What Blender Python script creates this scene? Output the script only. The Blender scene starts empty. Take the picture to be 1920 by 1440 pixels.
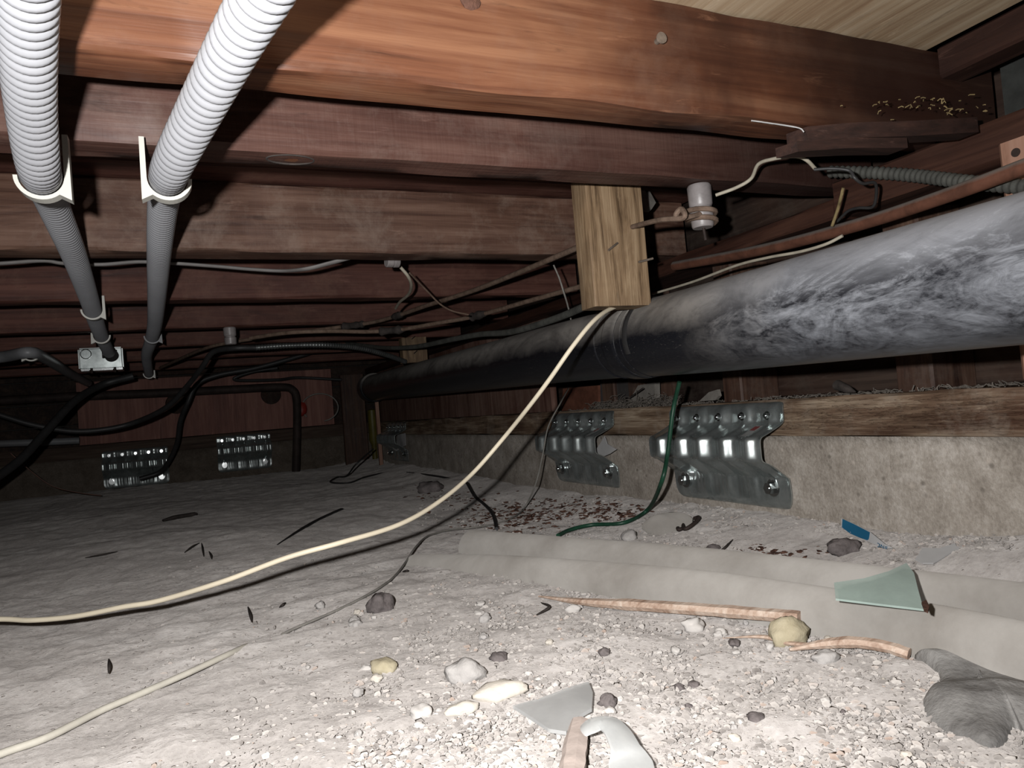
import bpy, bmesh, math, random
import numpy as np
from mathutils import Vector, Matrix, noise

scene = bpy.context.scene
# ------------------------------------------------------------------ camera
F = 1387.0; VY = (350.0, 813.0); VXY = 505.0
def _n(v): return v/np.linalg.norm(v)
_ey = _n(np.array([VY[0]-960, VY[1]-720, F]))
_xv = 960+(F*F+(VY[1]-720)*(VXY-720))/(960-VY[0])
_ex = _n(np.array([_xv-960, VXY-720, F]))
_ez = np.cross(_ex, _ey)
if _ez[1] > 0: _ez = -_ez
R = np.array([_ex, _ey, _ez])            # rows: world axes seen from the lens (x right, y down, z forward)
cam_d = bpy.data.cameras.new('camera'); cam = bpy.data.objects.new('camera', cam_d)
scene.collection.objects.link(cam); scene.camera = cam
cam_d.sensor_fit = 'HORIZONTAL'; cam_d.sensor_width = 36.0; cam_d.lens = F/1920*36.0
cam_d.clip_start = 0.01; cam_d.clip_end = 50
_cx, _cy, _cz = R[:, 0], -R[:, 1], -R[:, 2]
cam.matrix_world = Matrix(((_cx[0], _cy[0], _cz[0], 0), (_cx[1], _cy[1], _cz[1], 0), (_cx[2], _cy[2], _cz[2], 0), (0, 0, 0, 1)))

# ------------------------------------------------------------------ light: the camera's flash, a little left of and above the lens
world = bpy.data.worlds.new('world'); scene.world = world; world.use_nodes = True
world.node_tree.nodes['Background'].inputs[0].default_value = (0.9, 0.85, 0.8, 1)
world.node_tree.nodes['Background'].inputs[1].default_value = 0.004
fl = bpy.data.lights.new('flash', 'SPOT'); fl.energy = 42.0; fl.spot_size = math.radians(140); fl.spot_blend = 1.0; fl.shadow_soft_size = 0.007; fl.color = (1.0, 0.99, 0.985)
flo = bpy.data.objects.new('flash', fl); scene.collection.objects.link(flo)
flo.matrix_world = cam.matrix_world @ Matrix.Translation((-0.056, 0.03, -0.0))
scene.view_settings.view_transform = 'Standard'; scene.view_settings.look = 'None'
scene.view_settings.exposure = 0.0; scene.view_settings.gamma = 1.0; scene.view_settings.use_curve_mapping = False

# ------------------------------------------------------------------ pixel -> point on a plane of the place
def ray(px, py): return R @ _n(np.array([px-960.0, py-720.0, F]))
def onX(px, py, X): r = ray(px, py); return r*(X/r[0])
def onY(px, py, Y): r = ray(px, py); return r*(Y/r[1])
def onZ(px, py, Z): r = ray(px, py); return r*(Z/r[2])
def onD(px, py, D): return R @ (np.array([px-960.0, py-720.0, F])*(D/F))

COL = scene.collection
rng = random.Random(7)

# ------------------------------------------------------------------ scene helpers
def mesh_obj(name, verts, faces, mat, parent=None, smooth=True, angle=40):
    me = bpy.data.meshes.new(name)
    me.from_pydata([tuple(map(float, v)) for v in verts], [], faces); me.update()
    if smooth:
        me.polygons.foreach_set('use_smooth', [True]*len(me.polygons))
        try: me.set_sharp_from_angle(angle=math.radians(angle))
        except Exception: pass
    o = bpy.data.objects.new(name, me); COL.objects.link(o)
    if mat is not None: me.materials.append(mat)
    if parent is not None: o.parent = parent
    return o
def empty(name, loc=(0, 0, 0)):
    o = bpy.data.objects.new(name, None); COL.objects.link(o); o.empty_display_size = 0.02
    o.location = loc; return o
def tag(o, label, cat, group=None):
    o['label'] = label; o['category'] = cat
    if group: o['group'] = group
    return o
def struct(o, label=None):
    o['kind'] = 'structure'
    if label: o['label'] = label
    return o
def rebase(o):
    """put a mesh's origin at its own base centre"""
    me = o.data; n = len(me.vertices); co = np.empty(n*3); me.vertices.foreach_get('co', co); co = co.reshape(-1, 3)
    c = (co.min(0)+co.max(0))/2; c[2] = co[:, 2].min()
    me.vertices.foreach_set('co', (co-c).ravel()); o.location = Vector(c)+o.location
    return o
def catmull(pts, n=10):
    P = np.array(pts, float); P = np.vstack([2*P[0]-P[1], P, 2*P[-1]-P[-2]]); out = []
    for i in range(1, len(P)-2):
        a, b, c, d = P[i-1:i+3]
        for t in np.linspace(0, 1, n, endpoint=False):
            out.append(.5*((2*b)+(c-a)*t+(2*a-5*b+4*c-d)*t*t+(3*b-a-3*c+d)*t**3))
    out.append(P[-2]); return np.array(out)
def resample(P, step):
    d = np.r_[0, np.cumsum(np.linalg.norm(np.diff(P, axis=0), axis=1))]
    s = np.linspace(0, d[-1], max(2, int(d[-1]/step)+1))
    return np.stack([np.interp(s, d, P[:, k]) for k in range(3)], 1), s
def frames(P):
    T = np.gradient(P, axis=0); T /= np.linalg.norm(T, axis=1)[:, None]+1e-12
    u = np.cross(T[0], [0, 0, 1.0])
    if np.linalg.norm(u) < 1e-3: u = np.cross(T[0], [1.0, 0, 0])
    u /= np.linalg.norm(u); U = []
    for t in T:
        u = u-t*np.dot(u, t); u /= np.linalg.norm(u); U.append(u.copy())
    U = np.array(U); return T, U, np.cross(T, U)
def tube_geo(P, rad, seg=10, cap=True, flat=1.0):
    P = np.array(P, float); n = len(P); T, U, V = frames(P)
    r = np.full(n, rad) if np.isscalar(rad) else np.array(rad)
    a = np.linspace(0, 2*math.pi, seg, endpoint=False)
    vs = (P[:, None]+r[:, None, None]*(np.cos(a)[None, :, None]*U[:, None]+flat*np.sin(a)[None, :, None]*V[:, None])).reshape(-1, 3)
    fs = []
    for i in range(n-1):
        for j in range(seg):
            k = (j+1) % seg; fs.append((i*seg+j, i*seg+k, (i+1)*seg+k, (i+1)*seg+j))
    if cap: fs.append(tuple(range(seg-1, -1, -1))); fs.append(tuple((n-1)*seg+j for j in range(seg)))
    return vs, fs
def tube(name, pts, rad, mat, parent=None, seg=10, smooth_n=8, flat=1.0, wob=0.0):
    P = catmull(pts, smooth_n) if smooth_n and len(pts) > 2 else np.array(pts, float)
    if wob:
        P = P+np.array([[noise.noise(Vector(p*9+np.array([k*7.3, 0, 0]))) for k in range(3)] for p in P])*wob
    vs, fs = tube_geo(P, rad, seg, True, flat)
    return mesh_obj(name, vs, fs, mat, parent, angle=60)
def merge(*geos):
    V, Fc, o = [], [], 0
    for v, f in geos:
        V += [tuple(x) for x in v]; Fc += [tuple(i+o for i in q) for q in f]; o += len(v)
    return V, Fc
def box_geo(a, b):
    (x0, y0, z0), (x1, y1, z1) = a, b
    v = [(x0,y0,z0),(x1,y0,z0),(x1,y1,z0),(x0,y1,z0),(x0,y0,z1),(x1,y0,z1),(x1,y1,z1),(x0,y1,z1)]
    return v, [(3,2,1,0),(4,5,6,7),(0,1,5,4),(1,2,6,5),(2,3,7,6),(3,0,4,7)]
def timber(name, lo, hi, axis, mat, parent=None, bev=0.003, wob=0.0015, step=0.03, seed=0.0, wane=0.0):
    """a rough sawn timber: bevelled section swept along its length, edges wandering"""
    ax = 'xyz'.index(axis); o1, o2 = [k for k in range(3) if k != ax]
    L0, L1 = lo[ax], hi[ax]; n = max(2, int((L1-L0)/step)+1)
    u0, u1, v0, v1 = lo[o1], hi[o1], lo[o2], hi[o2]
    m = (u0+u1)/2; k = (v0+v1)/2
    sec = [(u0+bev, v0), (m, v0), (u1-bev, v0), (u1, v0+bev), (u1, k), (u1, v1-bev), (u1-bev, v1), (m, v1), (u0+bev, v1), (u0, v1-bev), (u0, k), (u0, v0+bev)]
    vs = []
    for i in range(n):
        l = L0+(L1-L0)*i/(n-1)
        bow = noise.noise(Vector((l*1.7, seed*3.1, 5)))*wob*1.5
        for j, (u, v) in enumerate(sec):
            du = noise.noise(Vector((l*11, j*1.3+seed, 2.0)))*wob+bow*.6
            dv = noise.noise(Vector((l*11, j*1.3+seed, 9.0)))*wob+bow*.6
            if wane and j in (0, 11):
                w = wane*max(0, noise.noise(Vector((l*5, seed, 1.0)))+.15)
                if j == 0: du += w
                else: dv += w
            p = [0, 0, 0]; p[ax] = l; p[o1] = u+du; p[o2] = v+dv; vs.append(p)
    S = 12; fs = []
    for i in range(n-1):
        for j in range(S):
            q = (j+1) % S; fs.append((i*S+j, i*S+q, (i+1)*S+q, (i+1)*S+j))
    fs.append(tuple(range(S-1, -1, -1))); fs.append(tuple((n-1)*S+j for j in range(S)))
    if axis == 'y': fs = [tuple(reversed(f)) for f in fs]
    return mesh_obj(name, vs, fs, mat, parent, angle=35)
def slab(name, outline, thick, mat, parent=None, up=None, warp=0.0, seed=0.0):
    """a thin plate with a given outline (3D points), given thickness"""
    bm = bmesh.new(); vs = [bm.verts.new(tuple(map(float, p))) for p in outline]
    f = bm.faces.new(vs); f.normal_update()
    if up is not None and f.normal.dot(Vector(up)) < 0: f.normal_flip()
    nrm = f.normal.copy()
    bmesh.ops.triangulate(bm, faces=bm.faces[:])
    if warp:
        for _ in range(3): bmesh.ops.subdivide_edges(bm, edges=bm.edges[:], cuts=1, use_grid_fill=True)
        bmesh.ops.triangulate(bm, faces=bm.faces[:])
        for v in bm.verts: v.co += nrm*warp*noise.noise(v.co*14+Vector((seed, 0, 0)))
    ext = bmesh.ops.extrude_face_region(bm, geom=bm.faces[:])
    for e in ext['geom']:
        if isinstance(e, bmesh.types.BMVert): e.co += nrm*thick
    bmesh.ops.recalc_face_normals(bm, faces=bm.faces[:])
    me = bpy.data.meshes.new(name); bm.to_mesh(me); bm.free()
    me.polygons.foreach_set('use_smooth', [True]*len(me.polygons)); me.set_sharp_from_angle(angle=math.radians(35))
    me.materials.append(mat); o = bpy.data.objects.new(name, me); COL.objects.link(o)
    if parent is not None: o.parent = parent
    return o
def rock_geo(c, r, seed, rough=0.35, sub=3, flat=(1, 1, 1), rot=0.0, freq=1.4):
    bm = bmesh.new(); bmesh.ops.create_icosphere(bm, subdivisions=sub, radius=1.0)
    cr, sr = math.cos(rot), math.sin(rot); vs = []
    for v in bm.verts:
        d = v.co.normalized(); s = Vector((seed*3.7, seed*1.9, seed))
        k = 1+rough*noise.noise(d*freq+s)+rough*.45*noise.noise(d*freq*3+s)+rough*.18*noise.noise(d*freq*8+s)
        p = d*k; x, y, z = p.x*r[0], p.y*r[1], p.z*r[2]
        vs.append((c[0]+x*cr-y*sr, c[1]+x*sr+y*cr, c[2]+z))
    bm.verts.index_update(); fs = [tuple(q.index for q in f.verts) for f in bm.faces]; bm.free()
    return vs, fs

# ------------------------------------------------------------------ materials
def new_mat(name):
    m = bpy.data.materials.new(name); m.use_nodes = True; nt = m.node_tree
    b = nt.nodes['Principled BSDF']; return m, nt, b
def N(nt, t, **kw):
    n = nt.nodes.new(t)
    for k, v in kw.items():
        if k.startswith('i_'):
            key = k[2:]
            n.inputs[int(key) if key.isdigit() else key.replace('_', ' ')].default_value = v
        else: setattr(n, k, v)
    return n
def coords(nt, scale=(1, 1, 1), loc=(0, 0, 0)):
    tc = N(nt, 'ShaderNodeTexCoord'); mp = N(nt, 'ShaderNodeMapping')
    mp.inputs['Scale'].default_value = scale; mp.inputs['Location'].default_value = loc
    nt.links.new(tc.outputs['Object'], mp.inputs['Vector']); return mp.outputs['Vector']
def nz(nt, vec, scale=5, detail=6, rough=.6, dist=0.0):
    n = N(nt, 'ShaderNodeTexNoise'); n.inputs['Scale'].default_value = scale; n.inputs['Detail'].default_value = detail
    n.inputs['Roughness'].default_value = rough; n.inputs['Distortion'].default_value = dist
    nt.links.new(vec, n.inputs['Vector']); return n.outputs['Fac']
def ramp(nt, fac, stops):
    r = N(nt, 'ShaderNodeValToRGB'); e = r.color_ramp.elements
    while len(e) < len(stops): e.new(0.5)
    for k, (p, c) in enumerate(stops): e[k].position = p; e[k].color = (*c, 1)
    nt.links.new(fac, r.inputs['Fac']); return r.outputs['Color']
def mixc(nt, fac, a, b, mode='MIX'):
    m = N(nt, 'ShaderNodeMix', data_type='RGBA', blend_type=mode)
    if isinstance(fac, float): m.inputs[0].default_value = fac
    else: nt.links.new(fac, m.inputs[0])
    for s, v in ((6, a), (7, b)):
        if isinstance(v, tuple): m.inputs[s].default_value = (*v, 1)
        else: nt.links.new(v, m.inputs[s])
    return m.outputs[2]
def maprange(nt, v, a, b, c=0.0, d=1.0):
    m = N(nt, 'ShaderNodeMapRange'); m.inputs[1].default_value = a; m.inputs[2].default_value = b
    m.inputs[3].default_value = c; m.inputs[4].default_value = d; nt.links.new(v, m.inputs[0]); return m.outputs[0]
def math2(nt, op, a, b):
    m = N(nt, 'ShaderNodeMath', operation=op)
    for k, v in ((0, a), (1, b)):
        if isinstance(v, (int, float)): m.inputs[k].default_value = v
        else: nt.links.new(v, m.inputs[k])
    return m.outputs[0]
def bump(nt, b, h, strength=.4, dist=.002):
    n = N(nt, 'ShaderNodeBump'); n.inputs['Strength'].default_value = strength; n.inputs['Distance'].default_value = dist
    nt.links.new(h, n.inputs['Height']); nt.links.new(n.outputs[0], b.inputs['Normal'])
def wood(name, axis, dark, mid, light, k=1.0, rough=.55, stain=None, stain_amt=.5, dust=None, dust_amt=0.0, bumps=.35, spec=.35, saw=0.0, endstain=None):
    m, nt, b = new_mat(name)
    st = [9, 9, 9]; st['xyz'.index(axis)] = .8; fine = [150, 150, 150]; fine['xyz'.index(axis)] = 5
    g = nz(nt, coords(nt, [s*k for s in st]), 2.2, 7, .62, 1.1)
    fi = nz(nt, coords(nt, [s*k for s in fine]), 1.0, 3, .6)
    fac = math2(nt, 'ADD', math2(nt, 'MULTIPLY', g, .68), math2(nt, 'MULTIPLY', fi, .32))
    c = ramp(nt, fac, [(.36, dark), (.5, mid), (.63, light)])
    big = nz(nt, coords(nt, (3.1, 3.1, 3.1), (4.2, 1.1, .3)), 1.3, 5, .6, .4)
    if stain is not None: c = mixc(nt, maprange(nt, big, .48, .68, 0, stain_amt), c, stain)
    if dust is not None:
        d2 = nz(nt, coords(nt, (7, 7, 7), (1.2, 7.1, .3)), 2.0, 8, .72, .2)
        c = mixc(nt, maprange(nt, d2, .5, .72, 0, dust_amt), c, dust)
    sc = [70, 70, 70]; sc['xyz'.index(axis)] = 9
    sf = nz(nt, coords(nt, sc, (2.7, 5.1, 1.9)), 1.0, 5, .7, .8)
    c = mixc(nt, math2(nt, 'MULTIPLY', maprange(nt, sf, .60, .72, 0, .55), maprange(nt, big, .42, .6, .15, 1)), c, tuple(min(1, x*1.45+.015) for x in light))
    c = mixc(nt, maprange(nt, sf, .40, .28, 0, .5), c, tuple(x*.5 for x in dark))
    if endstain is not None:                                   # a water stain that soaked in from the wall end
        sx = N(nt, 'ShaderNodeSeparateXYZ'); nt.links.new(coords(nt), sx.inputs[0])
        q = math2(nt, 'ADD', sx.outputs['X'], math2(nt, 'MULTIPLY', big, .35))
        c = mixc(nt, maprange(nt, q, endstain[1], endstain[2], 0, .85), c, endstain[0])
    nt.links.new(c, b.inputs['Base Color'])
    b.inputs['Specular IOR Level'].default_value = spec
    nt.links.new(maprange(nt, g, .3, .7, rough-.1, rough+.15), b.inputs['Roughness'])
    h = math2(nt, 'ADD', math2(nt, 'MULTIPLY', fi, .6), math2(nt, 'MULTIPLY', g, .6))
    if saw:
        sv = [14, 14, 14]; sv['xyz'.index(axis)] = 260
        h = math2(nt, 'ADD', h, math2(nt, 'MULTIPLY', nz(nt, coords(nt, sv), 1.0, 2, .5), saw))
    bump(nt, b, h, bumps, .0025)
    return m
def plain(name, col, rough=.6, metal=0.0, var=.15, scale=20.0, spec=.4, bumps=.15, col2=None, bd=.001):
    m, nt, b = new_mat(name)
    n1 = nz(nt, coords(nt), scale, 6, .65, .2)
    c2 = col2 or tuple(x*(1-var*2) for x in col)
    nt.links.new(ramp(nt, n1, [(.32, c2), (.66, col)]), b.inputs['Base Color'])
    b.inputs['Roughness'].default_value = rough; b.inputs['Metallic'].default_value = metal
    b.inputs['Specular IOR Level'].default_value = spec
    if bumps: bump(nt, b, nz(nt, coords(nt), scale*6, 4, .6), bumps, bd)
    return m

M = {}
M['joist_front'] = wood('joist_front_wood', 'x', (.045, .0145, .0074), (.118, .0435, .0205), (.19, .085, .043), 1.0, .5, (.036, .011, .0062), .6, (.155, .09, .062), .35, .4, .4, 0, ((.012, .0045, .0032), .60, .88))
M['joist_second'] = wood('joist_second_wood', 'x', (.038, .0148, .0108), (.083, .038, .028), (.125, .066, .05), 1.1, .55, (.033, .0125, .0095), .5, (.16, .115, .095), .45, .4, .3, .45, ((.018, .0078, .006), .52, .84))
M['joist'] = wood('joist_wood', 'x', (.045, .021, .0145), (.108, .056, .038), (.17, .10, .072), 1.3, .6, (.038, .016, .012), .55, (.23, .17, .135), .55, .45, .25, .25)
M['joist_dark'] = wood('joist_dark_wood', 'x', (.040, .0155, .0115), (.088, .036, .027), (.135, .061, .046), 1.1, .6, (.030, .0115, .0095), .5, (.20, .115, .08), .35, .3, .2, .2)
M['plate_wood'] = wood('top_plate_wood', 'y', (.012, .0045, .003), (.034, .013, .008), (.06, .025, .015), 1.0, .6, (.009, .0035, .003), .6, None, 0, .35, .3)
M['sill'] = wood('sill_wood', 'y', (.05, .03, .019), (.165, .112, .074), (.36, .285, .205), 2.0, .8, (.065, .026, .016), .6, (.31, .265, .215), .5, 1.0, .15, .0)
M['sill_x'] = wood('back_sill_wood', 'x', (.03, .018, .013), (.06, .04, .03), (.09, .065, .05), 1.6, .8, None, 0, None, 0, .6, .2)
M['pine'] = wood('pine_block_wood', 'z', (.07, .042, .022), (.215, .140, .078), (.33, .235, .142), 3.4, .6, (.06, .034, .02), .5, None, 0, .4, .35)
M['pink_block'] = wood('painted_block_wood', 'z', (.22, .115, .075), (.27, .15, .105), (.30, .18, .13), .8, .6, None, 0, None, 0, .15, .3)
M['ply'] = wood('plywood', 'y', (.27, .185, .115), (.40, .305, .20), (.50, .41, .29), 1.4, .6, (.27, .165, .09), .4, None, 0, .2, .3)
M['ply_brown'] = wood('shear_plywood_y', 'z', (.07, .03, .022), (.16, .092, .07), (.22, .145, .115), 1.0, .7, (.07, .024, .016), .7, (.22, .17, .14), .3, .2, .25)
M['ply_red'] = wood('shear_plywood_x', 'z', (.13, .055, .042), (.21, .10, .08), (.27, .145, .115), 1.0, .7, (.12, .05, .04), .5, None, 0, .2, .25)
M['sheath'] = wood('sheathing_wood', 'y', (.010, .006, .005), (.028, .018, .014), (.055, .037, .028), 1.0, .75, (.05, .021, .013), .5, (.09, .075, .06), .4, .4, .2)
M['stud'] = wood('stud_wood', 'z', (.022, .010, .007), (.058, .030, .020), (.105, .062, .042), 1.0, .65, (.02, .009, .006), .6, (.12, .10, .085), .4, .35, .3)
M['splinter'] = wood('splinter_wood', 'x', (.24, .15, .105), (.42, .31, .24), (.56, .46, .38), 2.0, .65, (.27, .13, .085), .45, None, 0, .4, .3)
M['shim'] = wood('shim_wood', 'x', (.011, .0045, .003), (.026, .0105, .007), (.05, .022, .014), 1.0, .7)
M['pale_stick'] = plain('pale_pink_wood', (.50, .42, .375), .8, 0, .15, 30, .2, .3)
M['plaster'] = plain('grey_plaster', (.20, .185, .165), .9, 0, .2, 30, .15, .4)
M['brick'] = plain('red_brick', (.15, .06, .038), .9, 0, .25, 30, .15, .4)
M['slate'] = plain('dark_grey_slab', (.055, .05, .048), .85, 0, .2, 30, .2, .3)
M['rim'] = plain('rim_board', (.05, .052, .048), .8, 0, .3, 14, .2, .4, (.015, .015, .014))

def dirt_mat():
    m, nt, b = new_mat('dusty_dirt'); v = coords(nt)
    big = nz(nt, v, 2.2, 8, .65, .5); med = nz(nt, v, 22, 8, .7, .3); fine = nz(nt, v, 170, 4, .7)
    fac = math2(nt, 'ADD', math2(nt, 'MULTIPLY', big, .35), math2(nt, 'ADD', math2(nt, 'MULTIPLY', med, .4), math2(nt, 'MULTIPLY', fine, .25)))
    c = ramp(nt, fac, [(.33, (.185, .169, .157)), (.5, (.335, .31, .291)), (.65, (.48, .452, .43))])
    vo = N(nt, 'ShaderNodeTexVoronoi'); vo.inputs['Scale'].default_value = 150; nt.links.new(v, vo.inputs['Vector'])
    sp = maprange(nt, vo.outputs['Distance'], .16, .26, 1, 0)
    vc = N(nt, 'ShaderNodeSeparateColor'); nt.links.new(vo.outputs['Color'], vc.inputs[0])
    sel = math2(nt, 'MULTIPLY', sp, maprange(nt, vc.outputs[0], .55, .7, 0, .8))
    c = mixc(nt, sel, c, mixc(nt, vc.outputs[1], (.60, .56, .52), (.24, .21, .19)))
    nt.links.new(c, b.inputs['Base Color']); b.inputs['Diffuse Roughness'].default_value = 1.0; b.inputs['Roughness'].default_value = .95; b.inputs['Specular IOR Level'].default_value = .12
    h = math2(nt, 'ADD', math2(nt, 'MULTIPLY', fine, .5), math2(nt, 'ADD', math2(nt, 'MULTIPLY', med, 1.0), math2(nt, 'MULTIPLY', sel, .35)))
    bump(nt, b, h, .8, .005); return m
M['dirt'] = dirt_mat()
def concrete_mat(name='old_concrete', dim=1.0):
    m, nt, b = new_mat(name); v = coords(nt)
    big = nz(nt, v, 3.5, 8, .7, .6); med = nz(nt, v, 30, 7, .7, .2); fine = nz(nt, v, 230, 3, .6)
    fac = math2(nt, 'ADD', math2(nt, 'MULTIPLY', big, .4), math2(nt, 'ADD', math2(nt, 'MULTIPLY', med, .38), math2(nt, 'MULTIPLY', fine, .22)))
    c = ramp(nt, fac, [(.34, (.15, .125, .10)), (.5, (.33, .292, .251)), (.64, (.51, .468, .42))])
    vo = N(nt, 'ShaderNodeTexVoronoi'); vo.inputs['Scale'].default_value = 75; nt.links.new(v, vo.inputs['Vector'])
    vc = N(nt, 'ShaderNodeSeparateColor'); nt.links.new(vo.outputs['Color'], vc.inputs[0])
    sp = math2(nt, 'MULTIPLY', maprange(nt, vo.outputs['Distance'], .12, .3, 1, 0), maprange(nt, vc.outputs[0], .72, .8, 0, .7))
    c = mixc(nt, sp, c, mixc(nt, vc.outputs[1], (.5, .44, .38), (.1, .085, .07)))
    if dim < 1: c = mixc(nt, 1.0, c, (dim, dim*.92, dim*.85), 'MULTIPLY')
    nt.links.new(c, b.inputs['Base Color']); b.inputs['Roughness'].default_value = .92; b.inputs['Specular IOR Level'].default_value = .15
    bump(nt, b, math2(nt, 'ADD', math2(nt, 'MULTIPLY', med, 1.0), math2(nt, 'MULTIPLY', fine, .5)), .5, .004); return m
M['concrete'] = concrete_mat()
M['concrete_dark'] = concrete_mat('dark_concrete', .3)  # same concrete, evenly darker and slightly browner, for the far and left walls
def gravel_mat():
    m, nt, b = new_mat('gravel_stone'); gi = N(nt, 'ShaderNodeNewGeometry')
    c = ramp(nt, gi.outputs['Random Per Island'], [(0, (.13, .115, .105)), (.3, (.24, .22, .203)), (.65, (.345, .318, .295)), (.92, (.49, .458, .425)), (1, (.30, .21, .16))])
    c = mixc(nt, .3, c, ramp(nt, nz(nt, coords(nt), 90, 5, .7), [(.3, (.22, .20, .185)), (.7, (.50, .465, .435))]))
    nt.links.new(c, b.inputs['Base Color']); b.inputs['Diffuse Roughness'].default_value = 1.0; b.inputs['Roughness'].default_value = .9; b.inputs['Specular IOR Level'].default_value = .2; return m
M['gravel'] = gravel_mat()
def abs_mat():
    m, nt, b = new_mat('dusty_black_pipe')
    # dust settles on the upward side; the near length has been handled, smeared and scratched
    ge = N(nt, 'ShaderNodeNewGeometry'); sx = N(nt, 'ShaderNodeSeparateXYZ'); nt.links.new(ge.outputs['Normal'], sx.inputs[0])
    n1 = nz(nt, coords(nt, (20, 9, 20)), 1.1, 10, .7, 2.2); n2 = nz(nt, coords(nt, (95, 28, 95), (3, 1, 2)), 1.0, 8, .75, 3.0); n3 = nz(nt, coords(nt, (7, 4, 7), (9, 2, 5)), 1.0, 6, .6, 1.2)
    px = N(nt, 'ShaderNodeSeparateXYZ'); nt.links.new(coords(nt), px.inputs[0])
    near = maprange(nt, math2(nt, 'ADD', px.outputs['Y'], math2(nt, 'MULTIPLY', n3, .25)), .66, .86, 1, 0)
    settled = maprange(nt, math2(nt, 'ADD', sx.outputs['Z'], math2(nt, 'MULTIPLY', math2(nt, 'ADD', n1, n3), .35)), .30, .95, 0, .85)
    mott = math2(nt, 'ADD', math2(nt, 'MULTIPLY', n1, .8), math2(nt, 'MULTIPLY', n2, .4))
    smear = math2(nt, 'MULTIPLY', maprange(nt, mott, .49, .72, .04, 1.0), near)
    smear2 = math2(nt, 'MULTIPLY', smear, maprange(nt, math2(nt, 'ADD', sx.outputs['Z'], math2(nt, 'MULTIPLY', n3, .8)), -.5, .5, .3, 1))
    scr = maprange(nt, nz(nt, coords(nt, (150, 40, 150)), 1, 5, .7, 4.0), .60, .74, 0, .35)
    fac = math2(nt, 'MAXIMUM', math2(nt, 'MAXIMUM', math2(nt, 'MULTIPLY', settled, maprange(nt, mott, .3, .62, .6, 1)), smear2), scr)
    fac = math2(nt, 'MULTIPLY', fac, maprange(nt, n3, .36, .56, .55, 1))
    dust = mixc(nt, near, (.33, .305, .275), (.25, .262, .288))
    c = mixc(nt, fac, (.010, .0105, .0135), dust)
    nt.links.new(c, b.inputs['Base Color']); nt.links.new(maprange(nt, fac, 0, .7, .3, .85), b.inputs['Roughness'])
    b.inputs['Specular IOR Level'].default_value = .4
    bump(nt, b, n2, .12, .001); return m
M['abs'] = abs_mat()
def galv_mat():
    m, nt, b = new_mat('galvanized_steel')
    n1 = nz(nt, coords(nt), 28, 6, .65, .4); n2 = nz(nt, coords(nt), 9, 5, .6, .2)
    nt.links.new(ramp(nt, n1, [(.3, (.30, .335, .33)), (.7, (.55, .59, .58))]), b.inputs['Base Color'])
    b.inputs['Metallic'].default_value = .82
    nt.links.new(maprange(nt, n2, .3, .7, .2, .38), b.inputs['Roughness']); bump(nt, b, n1, .06, .001); return m
M['galv'] = galv_mat()
M['bolt'] = plain('zinc_bolt', (.62, .64, .64), .2, 1.0, .1, 60, .5, .05)
M['label'] = plain('sticker_white', (.34, .34, .33), .4, 0, .05)
M['label_red'] = plain('sticker_red', (.25, .02, .02), .4, 0, .1)
M['conduit'] = plain('grey_white_plastic', (.25, .252, .265), .36, 0, .08, 8, .55, .03)
M['conduit_dusty'] = plain('dusty_grey_plastic', (.20, .203, .21), .45, 0, .15, 14, .45, .06)
M['strap'] = plain('white_nylon', (.52, .51, .46), .35, 0, .04, 12, .5, .03)
M['porcelain'] = plain('dusty_porcelain', (.27, .245, .24), .4, 0, .2, 40, .5, .12)
M['cloth_wire'] = plain('brown_cloth_wire', (.20, .14, .105), .9, 0, .3, 70, .12, .5, (.09, .06, .043))
M['tape'] = plain('old_friction_tape', (.06, .05, .045), .85, 0, .3, 60, .2, .6)
M['black_cable'] = plain('black_cable', (.035, .034, .034), .5, 0, .2, 30, .4, .1)
M['bx'] = plain('armoured_cable', (.22, .23, .225), .4, .7, .25, 40, .4, .2)
M['bx_dusty'] = plain('dusty_armoured_cable', (.085, .085, .075), .75, .1, .25, 40, .3, .3)
M['cream'] = plain('cream_wire', (.74, .655, .50), .45, 0, .08, 12, .4, .05)
M['cream_dusty'] = plain('dusty_cream_wire', (.42, .38, .30), .6, 0, .2, 30, .3, .1)
M['grey_wire'] = plain('grey_wire', (.26, .245, .22), .7, 0, .2, 40, .3, .2)
M['grey_cable'] = plain('grey_flat_cable', (.26, .245, .235), .65, 0, .15, 20, .3, .1)
M['green'] = plain('green_wire', (.014, .065, .036), .45, 0, .3, 40, .4, .1)
def dusty_top(name, col, dust, rough, metal):
    m, nt, b = new_mat(name); ge = N(nt, 'ShaderNodeNewGeometry'); sx = N(nt, 'ShaderNodeSeparateXYZ'); nt.links.new(ge.outputs['Normal'], sx.inputs[0])
    n1 = nz(nt, coords(nt), 30, 7, .7, .4)
    f = maprange(nt, math2(nt, 'ADD', sx.outputs['Z'], math2(nt, 'MULTIPLY', n1, .6)), .45, 1.0, 0, .9)
    base = ramp(nt, n1, [(.35, tuple(x*.5 for x in col)), (.65, col)])
    nt.links.new(mixc(nt, f, base, dust), b.inputs['Base Color']); b.inputs['Roughness'].default_value = rough; b.inputs['Metallic'].default_value = metal
    return m
M['copper'] = dusty_top('oxidized_copper', (.15, .062, .038), (.16, .145, .13), .55, .15)
M['iron'] = plain('rusty_iron', (.05, .035, .03), .7, .3, .3, 25, .3, .3)
M['nail'] = plain('nail_steel', (.33, .27, .22), .5, .6, .3, 60, .4, .2)
M['clay'] = plain('dusty_grey_pipe', (.33, .312, .288), .9, 0, .12, 9, .15, .4, (.225, .208, .187), .003)
M['clay'].node_tree.nodes['Principled BSDF'].inputs['Diffuse Roughness'].default_value = .7
M['wire_white'] = plain('dusty_white_wire', (.60, .565, .485), .55, 0, .12, 30, .3, .1)
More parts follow.
